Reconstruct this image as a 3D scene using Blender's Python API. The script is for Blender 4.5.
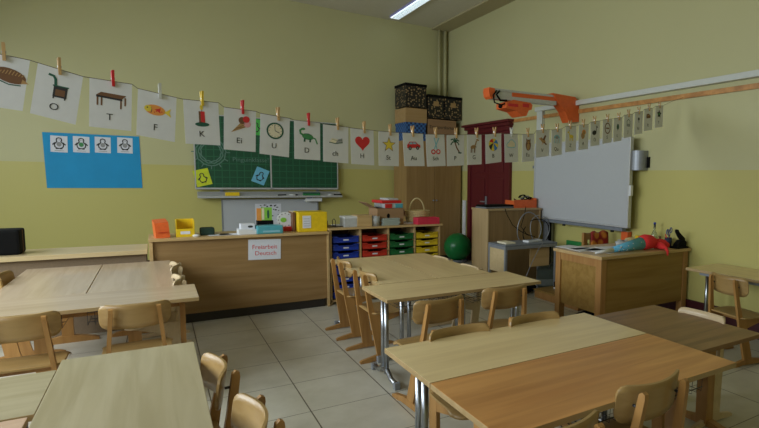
import bpy, bmesh, math, random
from mathutils import Vector, Matrix, Euler
random.seed(7)
for o in list(bpy.data.objects): bpy.data.objects.remove(o)
SC = bpy.context.scene
COL = SC.collection
R_ = math.radians

# ------------------------------------------------------------------ camera
FPX, CXP, CYP, ZC = 513.533, 499.44, 224.505, 1.46
def cam_axes():
    yaw, pit, rol = R_(33.76), R_(-5.19), R_(.91)
    cy, sy, cp, sp = math.cos(yaw), math.sin(yaw), math.cos(pit), math.sin(pit)
    f = Vector((sy*cp, cy*cp, sp)); r0 = Vector((cy, -sy, 0)); u0 = r0.cross(f)
    return math.cos(rol)*r0+math.sin(rol)*u0, -math.sin(rol)*r0+math.cos(rol)*u0, f
CR, CU, CF = cam_axes()
cam = bpy.data.cameras.new('camera'); camo = bpy.data.objects.new('camera', cam); COL.objects.link(camo)
cam.sensor_fit = 'HORIZONTAL'; cam.sensor_width = 36
cam.lens = FPX/759*36
cam.shift_x = -(CXP-379.5)/759; cam.shift_y = (CYP-214)/759
cam.clip_start = .02
camo.matrix_world = Matrix(((CR.x, CU.x, -CF.x, 0), (CR.y, CU.y, -CF.y, 0), (CR.z, CU.z, -CF.z, ZC), (0, 0, 0, 1)))
SC.camera = camo
def at(px, py, **k):
    """a point of the photograph on a world plane x=, y= or z="""
    d = CF+(px-CXP)/FPX*CR-(py-CYP)/FPX*CU
    a, v = list(k.items())[0]; i = 'xyz'.index(a); c = Vector((0, 0, ZC))
    return c+d*((v-c[i])/d[i])

# ------------------------------------------------------------------ world, lights, exposure
SC.view_settings.view_transform = 'Standard'; SC.view_settings.look = 'None'
SC.view_settings.gamma = 1; SC.view_settings.use_curve_mapping = False
SC.view_settings.exposure = 0.0
w = bpy.data.worlds.new('sky'); SC.world = w; w.use_nodes = True
w.node_tree.nodes['Background'].inputs[0].default_value = (.62, .74, .95, 1)
w.node_tree.nodes['Background'].inputs[1].default_value = 1.0
XL, XR, YB, YF, ZT = -2.8, 4.62, 8.75, -2.6, 4.165
WIN = [(-1.9, -.1), (.6, 2.4), (3.1, 4.9), (5.6, 7.4)]
WINE = [14, 76, 126, 50]
for i, (a, b) in enumerate(WIN):
    l = bpy.data.lights.new('window_daylight', 'AREA'); l.shape = 'RECTANGLE'; l.size = 2.1; l.size_y = b-a-.1
    l.energy = WINE[i]; l.color = (.86, .95, 1.0)
    o = bpy.data.objects.new('window_daylight', l); COL.objects.link(o)
    o.location = (XL-.12, (a+b)/2, 2.15)
    d = Vector((1, 0, -.8)); o.rotation_euler = d.to_track_quat('-Z', 'Y').to_euler()
    # keep the long side vertical
    zx = -d.normalized(); yx = Vector((0, 1, 0)); xx = yx.cross(zx).normalized()
    o.matrix_world = Matrix(((xx.x, yx.x, zx.x, XL-.12), (xx.y, yx.y, zx.y, (a+b)/2), (xx.z, yx.z, zx.z, 2.15), (0, 0, 0, 1)))

# ------------------------------------------------------------------ materials
def new_mat(name):
    m = bpy.data.materials.new(name); m.use_nodes = True
    nt = m.node_tree; b = nt.nodes['Principled BSDF']; return m, nt, b
def N(nt, t, **k):
    n = nt.nodes.new(t)
    for a, v in k.items():
        if a.startswith('i_'): n.inputs[a[2:]].default_value = v
        else: setattr(n, a, v)
    return n
def plain(name, col, rough=.5, metal=0, emit=0, var=.06, spec=.5, trans=0, bump=0, scale=30):
    m, nt, b = new_mat(name)
    b.inputs['Roughness'].default_value = rough; b.inputs['Metallic'].default_value = metal
    b.inputs['Specular IOR Level'].default_value = spec
    b.inputs['Transmission Weight'].default_value = trans
    tc = N(nt, 'ShaderNodeTexCoord'); no = N(nt, 'ShaderNodeTexNoise', i_Scale=scale, i_Detail=3.0)
    nt.links.new(tc.outputs['Object'], no.inputs['Vector'])
    rp = N(nt, 'ShaderNodeValToRGB')
    rp.color_ramp.elements[0].position = .3; rp.color_ramp.elements[1].position = .7
    rp.color_ramp.elements[0].color = tuple(c*(1-var) for c in col)+(1,)
    rp.color_ramp.elements[1].color = tuple(min(1, c*(1+var)) for c in col)+(1,)
    nt.links.new(no.outputs['Fac'], rp.inputs[0]); nt.links.new(rp.outputs[0], b.inputs['Base Color'])
    if emit:
        b.inputs['Emission Color'].default_value = col+(1,); b.inputs['Emission Strength'].default_value = emit
    if bump:
        bp = N(nt, 'ShaderNodeBump', i_Strength=bump, i_Distance=.004)
        nt.links.new(no.outputs['Fac'], bp.inputs['Height']); nt.links.new(bp.outputs[0], b.inputs['Normal'])
    return m
def wood(name, c1, c2, axis='x', rough=.35, sc=1.0, spec=.5, stripes=0, contrast=(.35, .65)):
    m, nt, b = new_mat(name)
    b.inputs['Roughness'].default_value = rough; b.inputs['Specular IOR Level'].default_value = spec
    tc = N(nt, 'ShaderNodeTexCoord'); mp = N(nt, 'ShaderNodeMapping')
    s = [18*sc]*3; s['xyz'.index(axis)] = 1.3*sc
    mp.inputs['Scale'].default_value = s
    nt.links.new(tc.outputs['Object'], mp.inputs['Vector'])
    no = N(nt, 'ShaderNodeTexNoise', i_Scale=1.0, i_Detail=5.0, i_Distortion=.6)
    nt.links.new(mp.outputs[0], no.inputs['Vector'])
    rp = N(nt, 'ShaderNodeValToRGB')
    rp.color_ramp.elements[0].position, rp.color_ramp.elements[1].position = contrast
    rp.color_ramp.elements[0].color = c1+(1,); rp.color_ramp.elements[1].color = c2+(1,)
    nt.links.new(no.outputs['Fac'], rp.inputs[0])
    out = rp.outputs[0]
    if stripes:   # broad staves
        mp2 = N(nt, 'ShaderNodeMapping'); s2 = [7.0]*3; s2['xyz'.index(axis)] = .5
        mp2.inputs['Scale'].default_value = s2
        nt.links.new(tc.outputs['Object'], mp2.inputs['Vector'])
        n2 = N(nt, 'ShaderNodeTexNoise', i_Scale=1.0, i_Detail=1.0)
        nt.links.new(mp2.outputs[0], n2.inputs['Vector'])
        mx = N(nt, 'ShaderNodeMixRGB', blend_type='MULTIPLY'); mx.inputs[0].default_value = stripes
        r2 = N(nt, 'ShaderNodeValToRGB'); r2.color_ramp.elements[0].position = .4; r2.color_ramp.elements[1].position = .6
        r2.color_ramp.elements[0].color = (.6, .55, .5, 1); r2.color_ramp.elements[1].color = (1, 1, 1, 1)
        nt.links.new(n2.outputs['Fac'], r2.inputs[0]); nt.links.new(out, mx.inputs[1]); nt.links.new(r2.outputs[0], mx.inputs[2]); out = mx.outputs[0]
    nt.links.new(out, b.inputs['Base Color'])
    return m
M = {}
M['maple_x'] = wood('maple_x', (.68, .51, .255), (.78, .61, .32), 'x', .3)
M['maple_y'] = wood('maple_y', (.40, .34, .19), (.49, .425, .26), 'y', .3)
M['maple_g'] = wood('maple_greenish', (.37, .31, .18), (.46, .395, .25), 'x', .3)
M['maple_glare'] = wood('maple_glare', (.45, .34, .22), (.53, .41, .28), 'x', .26)  # glare on the left far tops is put into this pinkish colour
M['edge'] = wood('edge_band', (.36, .24, .10), (.44, .30, .14), 'x', .45)
M['beech'] = wood('beech', (.50, .225, .065), (.66, .33, .105), 'x', .38, stripes=.5)
M['dark_top'] = wood('walnut_top', (.16, .08, .028), (.29, .155, .06), 'x', .4, contrast=(.3, .7))
M['chair'] = wood('chair_beech', (.34, .165, .045), (.44, .23, .07), 'z', .35)
M['chair_back'] = wood('chair_ply', (.34, .205, .07), (.43, .275, .105), 'x', .32)
M['chair_pale_glare'] = wood('chair_ply_pale_glare', (.56, .42, .25), (.64, .50, .31), 'x', .3)  # paler copy of the chair ply, glare on the tops painted in
M['desk'] = wood('desk_beech', (.27, .15, .03), (.34, .20, .05), 'x', .4)
M['desk_leg'] = wood('desk_leg_beech', (.36, .17, .05), (.43, .23, .075), 'z', .4)
M['cab'] = wood('cabinet_beech', (.27, .155, .055), (.33, .20, .08), 'x', .45)
M['cab_top'] = wood('cabinet_top_beech', (.50, .33, .14), (.58, .40, .19), 'x', .35)
M['cab_grey'] = plain('pinboard_cloth', (.20, .14, .085), .9, bump=.3, scale=90)
M['cab_low_top'] = wood('low_top', (.55, .42, .22), (.62, .48, .27), 'x', .3)
M['cupboard'] = wood('cupboard_wood', (.30, .18, .06), (.37, .225, .085), 'z', .5)
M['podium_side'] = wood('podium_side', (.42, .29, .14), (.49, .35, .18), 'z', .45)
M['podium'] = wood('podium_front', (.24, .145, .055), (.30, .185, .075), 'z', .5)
M['plinth'] = plain('black_plinth', (.025, .02, .016), .5)
M['chrome'] = plain('chrome', (.42, .44, .47), .3, 1)
M['steel'] = plain('grey_steel', (.30, .32, .35), .4, .35)
M['grey'] = plain('grey_paint', (.18, .20, .23), .45)
M['black'] = plain('black_plastic', (.004, .004, .004), .8, spec=.15)
M['wire'] = plain('dark_wire', (.07, .07, .075), .35, .7)
M['rope'] = plain('cord', (.12, .10, .08), .8)
M['paper'] = plain('paper', (.70, .71, .76), .8, var=.02)
M['paper_card'] = plain('card_paper', (.68, .685, .69), .8, var=.02)
M['white'] = plain('white_plastic', (.72, .73, .74), .4, var=.02)
M['wb'] = plain('whiteboard_surface', (.50, .52, .54), .25, var=.01)
M['wb_frame'] = plain('aluminium_frame', (.55, .56, .57), .35, .3)
M['trunk'] = plain('white_trunking', (.60, .62, .58), .45, var=.02)
M['orange'] = plain('orange_plastic', (.75, .13, .025), .4)
M['red'] = plain('red_plastic', (.62, .02, .02), .35)
M['redcloth'] = plain('red_cloth', (.72, .03, .03), .9, bump=.5)
M['redpaint'] = plain('dark_red_paint', (.115, .008, .012), .45)
M['baseboard'] = plain('dark_red_skirting', (.055, .008, .012), .4)
M['blue'] = plain('blue_tray', (.012, .04, .33), .35)
M['rtray'] = plain('red_tray', (.50, .03, .015), .35)
M['gtray'] = plain('green_tray', (.01, .13, .035), .35)
M['ytray'] = plain('yellow_tray', (.68, .48, .02), .35)
M['yellow'] = plain('yellow_plastic', (.80, .55, .015), .35)
M['poster'] = plain('blue_poster', (.008, .29, .58), .7, var=.05, scale=4)
M['teal'] = plain('teal_plastic', (.09, .38, .45), .35)
M['green'] = plain('green_paint', (.02, .22, .05), .5)
M['lime'] = plain('lime_green', (.25, .55, .06), .6)
M['dkgreen'] = plain('dark_green_cloth', (.01, .035, .02), .8)
M['ball'] = plain('green_rubber', (.006, .20, .045), .3)
M['lblue'] = plain('light_blue_cloth', (.12, .42, .62), .85)
M['pink'] = plain('pink_red_plastic', (.62, .03, .07), .4)
M['wicker'] = plain('wicker', (.66, .53, .27), .7, bump=1, scale=120, var=.25)
M['card'] = wood('cardboard', (.40, .25, .10), (.44, .28, .12), 'x', .8)
M['card_dk'] = wood('cardboard_brown', (.30, .175, .08), (.34, .20, .10), 'x', .8)
M['clip'] = wood('clothespin_wood', (.42, .25, .09), (.55, .35, .15), 'z', .6)
M['clip_red'] = plain('clothespin_red', (.55, .015, .02), .4)
M['clip_yel'] = plain('clothespin_yellow', (.72, .50, .03), .4)
M['clip_clear'] = plain('clothespin_clear', (.55, .55, .48), .25)
M['spring'] = plain('spring_metal', (.4, .4, .4), .3, 1)
M['bag'] = plain('grey_green_bag', (.10, .125, .11), .8, bump=.4)
M['bag2'] = plain('light_grey_fabric', (.22, .25, .24), .8)
M['navy'] = plain('navy_cloth', (.02, .03, .07), .8)
M['peach'] = wood('peach_top', (.60, .40, .27), (.66, .46, .32), 'x', .35)
M['glass'] = plain('clear_glass', (.8, .85, .8), .08, trans=.95)
M['brown'] = plain('brown', (.16, .07, .03), .7)
M['pipe'] = plain('pipe_paint', (.56, .53, .30), .45)
M['red_orange'] = plain('rust_red_cloth', (.42, .05, .03), .9)
M['plate'] = plain('grey_green_plates', (.36, .42, .38), .4)
M['clearbox'] = plain('frosted_plastic', (.58, .60, .60), .3, trans=.2)
M['lampbody'] = plain('lamp_housing', (.42, .40, .75), .4)
M['chalk'] = plain('chalk', (.12, .22, .17), .95)
for nme, c in dict(p_black=(.03, .03, .03), p_grey=(.3, .3, .3), p_brown=(.17, .08, .035), p_tan=(.42, .25, .10), p_red=(.62, .03, .03), p_orange=(.75, .30, .06),
                   p_yellow=(.75, .58, .06), p_green=(.06, .26, .09), p_dkgreen=(.02, .10, .06), p_blue=(.05, .22, .60), p_lblue=(.25, .52, .62), p_cream=(.75, .68, .50), p_pink=(.7, .35, .38)).items():
    M[nme] = plain('print_'+nme[2:], c, .8, var=.05)

def wall_mat(name, up, lo, split=1.57):
    m, nt, b = new_mat(name); b.inputs['Roughness'].default_value = .42; b.inputs['Specular IOR Level'].default_value = .35
    g = N(nt, 'ShaderNodeNewGeometry'); sp = N(nt, 'ShaderNodeSeparateXYZ'); nt.links.new(g.outputs['Position'], sp.inputs[0])
    lt = N(nt, 'ShaderNodeMath', operation='LESS_THAN'); lt.inputs[1].default_value = split; nt.links.new(sp.outputs['Z'], lt.inputs[0])
    mx = N(nt, 'ShaderNodeMixRGB'); nt.links.new(lt.outputs[0], mx.inputs[0])
    mx.inputs[1].default_value = up+(1,); mx.inputs[2].default_value = lo+(1,)
    no = N(nt, 'ShaderNodeTexNoise', i_Scale=1.3, i_Detail=4.0); nt.links.new(g.outputs['Position'], no.inputs['Vector'])
    rp = N(nt, 'ShaderNodeValToRGB'); rp.color_ramp.elements[0].color = (.95, .95, .94, 1); rp.color_ramp.elements[1].color = (1, 1, 1, 1)
    nt.links.new(no.outputs['Fac'], rp.inputs[0])
    m2 = N(nt, 'ShaderNodeMixRGB', blend_type='MULTIPLY'); m2.inputs[0].default_value = 1
    nt.links.new(mx.outputs[0], m2.inputs[1]); nt.links.new(rp.outputs[0], m2.inputs[2]); nt.links.new(m2.outputs[0], b.inputs['Base Color'])
    n3 = N(nt, 'ShaderNodeTexNoise', i_Scale=60.0, i_Detail=2.0); nt.links.new(g.outputs['Position'], n3.inputs['Vector'])
    bp = N(nt, 'ShaderNodeBump', i_Strength=.12, i_Distance=.004); nt.links.new(n3.outputs['Fac'], bp.inputs['Height']); nt.links.new(bp.outputs[0], b.inputs['Normal'])
    return m
M['wall'] = wall_mat('wall_two_tone_yellow', (.55, .525, .285), (.56, .505, .17))
M['ceiling'] = plain('ceiling_plaster', (.66, .62, .50), .9, bump=.3, scale=40, var=.03)

def floor_mat():
    m, nt, b = new_mat('floor_tiles'); b.inputs['Roughness'].default_value = .33
    g = N(nt, 'ShaderNodeNewGeometry'); sp = N(nt, 'ShaderNodeSeparateXYZ'); nt.links.new(g.outputs['Position'], sp.inputs[0])
    ds = []
    for ax, off in (('X', .243), ('Y', 4.195)):
        a = N(nt, 'ShaderNodeMath', operation='SUBTRACT'); a.inputs[1].default_value = off-50*.505; nt.links.new(sp.outputs[ax], a.inputs[0])
        d = N(nt, 'ShaderNodeMath', operation='DIVIDE'); d.inputs[1].default_value = .505; nt.links.new(a.outputs[0], d.inputs[0])
        f = N(nt, 'ShaderNodeMath', operation='FRACT'); nt.links.new(d.outputs[0], f.inputs[0])
        s = N(nt, 'ShaderNodeMath', operation='SUBTRACT'); s.inputs[1].default_value = .5; nt.links.new(f.outputs[0], s.inputs[0])
        ab = N(nt, 'ShaderNodeMath', operation='ABSOLUTE'); nt.links.new(s.outputs[0], ab.inputs[0])
        gt = N(nt, 'ShaderNodeMath', operation='GREATER_THAN'); gt.inputs[1].default_value = .5-(.007 if ax == 'X' else .0055); nt.links.new(ab.outputs[0], gt.inputs[0])
        ds.append(gt)
    mxm = N(nt, 'ShaderNodeMath', operation='MAXIMUM'); nt.links.new(ds[0].outputs[0], mxm.inputs[0]); nt.links.new(ds[1].outputs[0], mxm.inputs[1])
    no = N(nt, 'ShaderNodeTexNoise', i_Scale=2.2, i_Detail=6.0, i_Roughness=.65); nt.links.new(g.outputs['Position'], no.inputs['Vector'])
    rp = N(nt, 'ShaderNodeValToRGB'); rp.color_ramp.elements[0].position = .3; rp.color_ramp.elements[1].position = .72
    rp.color_ramp.elements[0].color = (.46, .43, .34, 1); rp.color_ramp.elements[1].color = (.62, .59, .50, 1)
    nt.links.new(no.outputs['Fac'], rp.inputs[0])
    mx = N(nt, 'ShaderNodeMixRGB'); mx.inputs[2].default_value = (.09, .07, .045, 1)
    nt.links.new(mxm.outputs[0], mx.inputs[0]); nt.links.new(rp.outputs[0], mx.inputs[1]); nt.links.new(mx.outputs[0], b.inputs['Base Color'])
    return m
M['floor'] = floor_mat()
M['soffit'] = plain('soffit_brown', (.44, .38, .22), .8, var=.03)  # even brown, darker than the ceiling plaster
def board_mat():
    m, nt, b = new_mat('chalkboard_grid'); b.inputs['Roughness'].default_value = .55
    tc = N(nt, 'ShaderNodeTexCoord'); sp = N(nt, 'ShaderNodeSeparateXYZ'); nt.links.new(tc.outputs['Object'], sp.inputs[0])
    ds = []
    for ax in 'XZ':
        d = N(nt, 'ShaderNodeMath', operation='DIVIDE'); d.inputs[1].default_value = .1; nt.links.new(sp.outputs[ax], d.inputs[0])
        f = N(nt, 'ShaderNodeMath', operation='FRACT'); nt.links.new(d.outputs[0], f.inputs[0])
        gt = N(nt, 'ShaderNodeMath', operation='LESS_THAN'); gt.inputs[1].default_value = .12; nt.links.new(f.outputs[0], gt.inputs[0]); ds.append(gt)
    mm = N(nt, 'ShaderNodeMath', operation='MAXIMUM'); nt.links.new(ds[0].outputs[0], mm.inputs[0]); nt.links.new(ds[1].outputs[0], mm.inputs[1])
    mx = N(nt, 'ShaderNodeMixRGB'); mx.inputs[1].default_value = (.008, .075, .032, 1); mx.inputs[2].default_value = (.018, .125, .055, 1)
    nt.links.new(mm.outputs[0], mx.inputs[0]); nt.links.new(mx.outputs[0], b.inputs['Base Color']); return m
M['board'] = board_mat()
def pattern_mat(name, kind):
    m, nt, b = new_mat(name); b.inputs['Roughness'].default_value = .6
    tc = N(nt, 'ShaderNodeTexCoord')
    if kind == 'leopard':
        v = N(nt, 'ShaderNodeTexVoronoi', i_Scale=24.0); nt.links.new(tc.outputs['Object'], v.inputs['Vector'])
        rp = N(nt, 'ShaderNodeValToRGB'); rp.color_ramp.elements[0].position = .30; rp.color_ramp.elements[1].position = .36
        rp.color_ramp.elements[0].color = (.36, .24, .11, 1); rp.color_ramp.elements[1].color = (.012, .010, .008, 1)
        nt.links.new(v.outputs['Distance'], rp.inputs[0]); nt.links.new(rp.outputs[0], b.inputs['Base Color'])
    elif kind == 'plaid':
        c = N(nt, 'ShaderNodeTexChecker', i_Scale=26.0); c.inputs['Color1'].default_value = (.01, .03, .13, 1); c.inputs['Color2'].default_value = (.05, .17, .42, 1)
        nt.links.new(tc.outputs['Object'], c.inputs['Vector']); nt.links.new(c.outputs['Color'], b.inputs['Base Color'])
    elif kind == 'fruit':
        v = N(nt, 'ShaderNodeTexVoronoi', i_Scale=9.0); nt.links.new(tc.outputs['Object'], v.inputs['Vector'])
        rp = N(nt, 'ShaderNodeValToRGB'); rp.color_ramp.elements[0].color = (.65, .25, .03, 1); rp.color_ramp.elements[1].color = (.3, .015, .015, 1)
        rp.color_ramp.elements[0].position = .35; rp.color_ramp.elements[1].position = .5
        nt.links.new(v.outputs['Distance'], rp.inputs[0]); nt.links.new(rp.outputs[0], b.inputs['Base Color'])
    return m
M['leopard'] = pattern_mat('black_gold_spots', 'leopard'); M['plaid'] = pattern_mat('blue_check', 'plaid'); M['fruit'] = pattern_mat('red_orange_print', 'fruit')
def lamp_mat():
    m, nt, b = new_mat('lit_diffuser'); b.inputs['Base Color'].default_value = (.8, .85, .9, 1)
    b.inputs['Emission Color'].default_value = (.78, .95, 1, 1); b.inputs['Emission Strength'].default_value = 1.6; return m
M['lit'] = lamp_mat()

# ------------------------------------------------------------------ mesh helpers
class MB:
    def __init__(s): s.bm = bmesh.new()
    def _new(s, before, mi, T=None):
        vs = [v for v in s.bm.verts if v.index == -1 or v not in before]
        return vs
    def poly(s, verts, faces, mi=0, smooth=False, T=None):
        bv = [s.bm.verts.new((T @ Vector(v)) if T else v) for v in verts]
        for f in faces:
            try:
                fc = s.bm.faces.new([bv[i] for i in f]); fc.material_index = mi; fc.smooth = smooth
            except ValueError: pass
        return s
    def box(s, x0, x1, y0, y1, z0, z1, mi=0, bev=0, T=None, top=None):
        t = bmesh.new(); bmesh.ops.create_cube(t, size=1)
        for v in t.verts: v.co = Vector(((x0+x1)/2+v.co.x*(x1-x0), (y0+y1)/2+v.co.y*(y1-y0), (z0+z1)/2+v.co.z*(z1-z0)))
        t.normal_update()
        if bev: bmesh.ops.bevel(t, geom=t.edges[:], offset=bev, segments=2, affect='EDGES', profile=.6)
        t.normal_update()
        tp = {f.index: (f.normal.z > .9) for f in t.faces}
        t.verts.index_update(); vs = [tuple(v.co) for v in t.verts]
        n = 0
        bv = [s.bm.verts.new((T @ Vector(v)) if T else v) for v in vs]
        for f in t.faces:
            fc = s.bm.faces.new([bv[v.index] for v in f.verts]); fc.material_index = (top if (top is not None and f.normal.z > .9) else mi)
        t.free(); return s
    def cyl(s, p0, p1, r, r2=None, seg=12, mi=0, caps=True):
        p0, p1 = Vector(p0), Vector(p1); r2 = r if r2 is None else r2
        d = (p1-p0).normalized(); a = d.orthogonal().normalized(); b = d.cross(a)
        vs = []; fs = []
        for p, rr in ((p0, r), (p1, r2)):
            for k in range(seg):
                t = 2*math.pi*k/seg; vs.append(p+a*math.cos(t)*rr+b*math.sin(t)*rr)
        bv = [s.bm.verts.new(v) for v in vs]
        for k in range(seg):
            f = s.bm.faces.new([bv[k], bv[(k+1) % seg], bv[seg+(k+1) % seg], bv[seg+k]]); f.smooth = True; f.material_index = mi
        if caps:
            f = s.bm.faces.new(list(reversed(bv[:seg]))); f.material_index = mi
            f = s.bm.faces.new(bv[seg:]); f.material_index = mi
        return s
    def tube(s, pts, r, seg=8, mi=0):
        pts = [Vector(p) for p in pts]; rings = []
        d0 = (pts[1]-pts[0]).normalized(); a = d0.orthogonal().normalized()
        rs = r if isinstance(r, (list, tuple)) else [r]*len(pts)
        for i, p in enumerate(pts):
            d = (pts[min(i+1, len(pts)-1)]-pts[max(i-1, 0)]).normalized()
            a = (a-d*a.dot(d)).normalized(); b = d.cross(a)
            rings.append([s.bm.verts.new(p+(a*math.cos(2*math.pi*k/seg)+b*math.sin(2*math.pi*k/seg))*rs[i]) for k in range(seg)])
        for i in range(len(pts)-1):
            for k in range(seg):
                f = s.bm.faces.new([rings[i][k], rings[i][(k+1) % seg], rings[i+1][(k+1) % seg], rings[i+1][k]]); f.smooth = True; f.material_index = mi
        for rg in (list(reversed(rings[0])), rings[-1]):
            f = s.bm.faces.new(rg); f.material_index = mi
        return s
    def prism(s, pts, lo, hi, plane='xz', mi=0, T=None):
        """polygon in a plane, extruded along the third axis"""
        def mk(a, b, c):
            v = {'xz': (a, c, b), 'yz': (c, a, b), 'xy': (a, b, c)}[plane]
            return (T @ Vector(v)) if T else Vector(v)
        n = len(pts)
        A = [s.bm.verts.new(mk(p[0], p[1], lo)) for p in pts]; B = [s.bm.verts.new(mk(p[0], p[1], hi)) for p in pts]
        for f in [A, list(reversed(B))]+[[A[(i+1) % n], A[i], B[i], B[(i+1) % n]] for i in range(n)]:
            fc = s.bm.faces.new(f); fc.material_index = mi
        return s
    def lathe(s, prof, c=(0, 0, 0), seg=24, mi=0, smooth=True, sx=1, sy=1):
        c = Vector(c); rings = []
        for r, z in prof:
            rings.append([s.bm.verts.new(c+Vector((math.cos(2*math.pi*k/seg)*r*sx, math.sin(2*math.pi*k/seg)*r*sy, z))) for k in range(seg)] if r > 1e-6 else [s.bm.verts.new(c+Vector((0, 0, z)))])
        for a, b in zip(rings, rings[1:]):
            for k in range(seg):
                k2 = (k+1) % seg
                if len(a) == 1 and len(b) == 1: continue
                if len(a) == 1: vs = [a[0], b[k2], b[k]]
                elif len(b) == 1: vs = [a[k], a[k2], b[0]]
                else: vs = [a[k], a[k2], b[k2], b[k]]
                f = s.bm.faces.new(vs); f.smooth = smooth; f.material_index = mi
        return s
    def ball(s, c, r, sx=1, sy=1, sz=1, seg=16, mi=0, jit=0):
        prof = [(r*math.sin(math.pi*i/10), -r*sz*math.cos(math.pi*i/10)) for i in range(11)]
        prof[0] = (0, -r*sz); prof[-1] = (0, r*sz)
        n0 = len(s.bm.verts)
        s.lathe(prof, c, seg, mi, True, sx, sy)
        if jit:
            s.bm.verts.ensure_lookup_table()
            for v in s.bm.verts[n0:]: v.co += Vector((random.uniform(-jit, jit), random.uniform(-jit, jit), random.uniform(-jit, jit)))
        return s
    def shell(s, fn, us, vs, t, mi=0):
        """closed curved sheet: fn(u,v) -> point; thickness t along the normal"""
        nu, nv = len(us), len(vs); P = [[Vector(fn(u, v)) for v in vs] for u in us]
        def nor(i, j):
            a = P[min(i+1, nu-1)][j]-P[max(i-1, 0)][j]; b = P[i][min(j+1, nv-1)]-P[i][max(j-1, 0)]
            n = a.cross(b); return n.normalized() if n.length > 1e-9 else Vector((0, 0, 1))
        A = [[s.bm.verts.new(P[i][j]) for j in range(nv)] for i in range(nu)]
        B = [[s.bm.verts.new(P[i][j]+nor(i, j)*t) for j in range(nv)] for i in range(nu)]
        def q(*v):
            f = s.bm.faces.new(v); f.material_index = mi; return f
        for i in range(nu-1):
            for j in range(nv-1):
                q(A[i][j], A[i][j+1], A[i+1][j+1], A[i+1][j]).smooth = True
                q(B[i][j], B[i+1][j], B[i+1][j+1], B[i][j+1]).smooth = True
        for i in range(nu-1):
            q(A[i][0], A[i+1][0], B[i+1][0], B[i][0]); q(A[i+1][-1], A[i][-1], B[i][-1], B[i+1][-1])
        for j in range(nv-1):
            q(A[0][j+1], A[0][j], B[0][j], B[0][j+1]); q(A[-1][j], A[-1][j+1], B[-1][j+1], B[-1][j])
        return s
    def build(s, name, mats, parent=None, loc=(0, 0, 0), rot=(0, 0, 0), auto=True):
        bmesh.ops.recalc_face_normals(s.bm, faces=s.bm.faces[:])
        me = bpy.data.meshes.new(name); s.bm.to_mesh(me); s.bm.free()
        for m in (mats if isinstance(mats, (list, tuple)) else [mats]): me.materials.append(M[m] if isinstance(m, str) else m)
        o = bpy.data.objects.new(name, me); COL.objects.link(o)
        o.location = loc; o.rotation_euler = rot
        if parent: o.parent = parent
        return o
def tag(o, label, cat, group=None, kind=None):
    o['label'] = label; o['category'] = cat
    if group: o['group'] = group
    if kind: o['kind'] = kind
    return o
def thing(name, label, cat, loc=(0, 0, 0), rz=0, group=None, rot=None):
    o = bpy.data.objects.new(name, None); COL.objects.link(o); o.empty_display_size = .05
    o.location = loc; o.rotation_euler = rot if rot else (0, 0, rz); return tag(o, label, cat, group)
def struct(o): o['kind'] = 'structure'; return o
def dup(root, loc=None, rz=None, label=None, group=None):
    r = root.copy(); COL.objects.link(r)
    if loc is not None: r.location = loc
    if rz is not None: r.rotation_euler = (0, 0, rz)
    if label: r['label'] = label
    if group: r['group'] = group
    for ch in list(root.children):
        c = ch.copy(); COL.objects.link(c); c.parent = r
        for g in list(ch.children):
            d = g.copy(); COL.objects.link(d); d.parent = c
    return r
def text_obj(txt, size, mat, parent, loc, rot, name='letter', depth=.0006, align='CENTER'):
    cu = bpy.data.curves.new(name, 'FONT'); cu.body = txt; cu.size = size; cu.align_x = align; cu.align_y = 'CENTER'; cu.extrude = depth/2; cu.resolution_u = 3
    tmp = bpy.data.objects.new('tmp_text', cu); COL.objects.link(tmp)
    dg = bpy.context.evaluated_depsgraph_get(); dg.update()
    me = bpy.data.meshes.new_from_object(tmp.evaluated_get(dg)); bpy.data.objects.remove(tmp)
    me.materials.clear(); me.materials.append(M[mat])
    o = bpy.data.objects.new(name, me); COL.objects.link(o); o.parent = parent; o.location = loc; o.rotation_euler = rot
    return o
def ell(cx, cy, rx, ry=None, n=16, a0=0, a1=360, rot=0):
    ry = rx if ry is None else ry; out = []
    full = abs(a1-a0) >= 360
    for k in range(n if full else n+1):
        t = R_(a0+(a1-a0)*k/n); x, y = rx*math.cos(t), ry*math.sin(t); c, s_ = math.cos(R_(rot)), math.sin(R_(rot))
        out.append((cx+x*c-y*s_, cy+x*s_+y*c))
    return out
def stroke(pts, w):
    """a thin polygon along a polyline"""
    L, Rr = [], []
    for i, p in enumerate(pts):
        a = pts[max(i-1, 0)]; b = pts[min(i+1, len(pts)-1)]; dx, dy = b[0]-a[0], b[1]-a[1]; l = math.hypot(dx, dy) or 1
        nx, ny = -dy/l*w/2, dx/l*w/2; L.append((p[0]+nx, p[1]+ny)); Rr.append((p[0]-nx, p[1]-ny))
    return [[L[i], L[i+1], Rr[i+1], Rr[i]] for i in range(len(pts)-1)]

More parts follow.
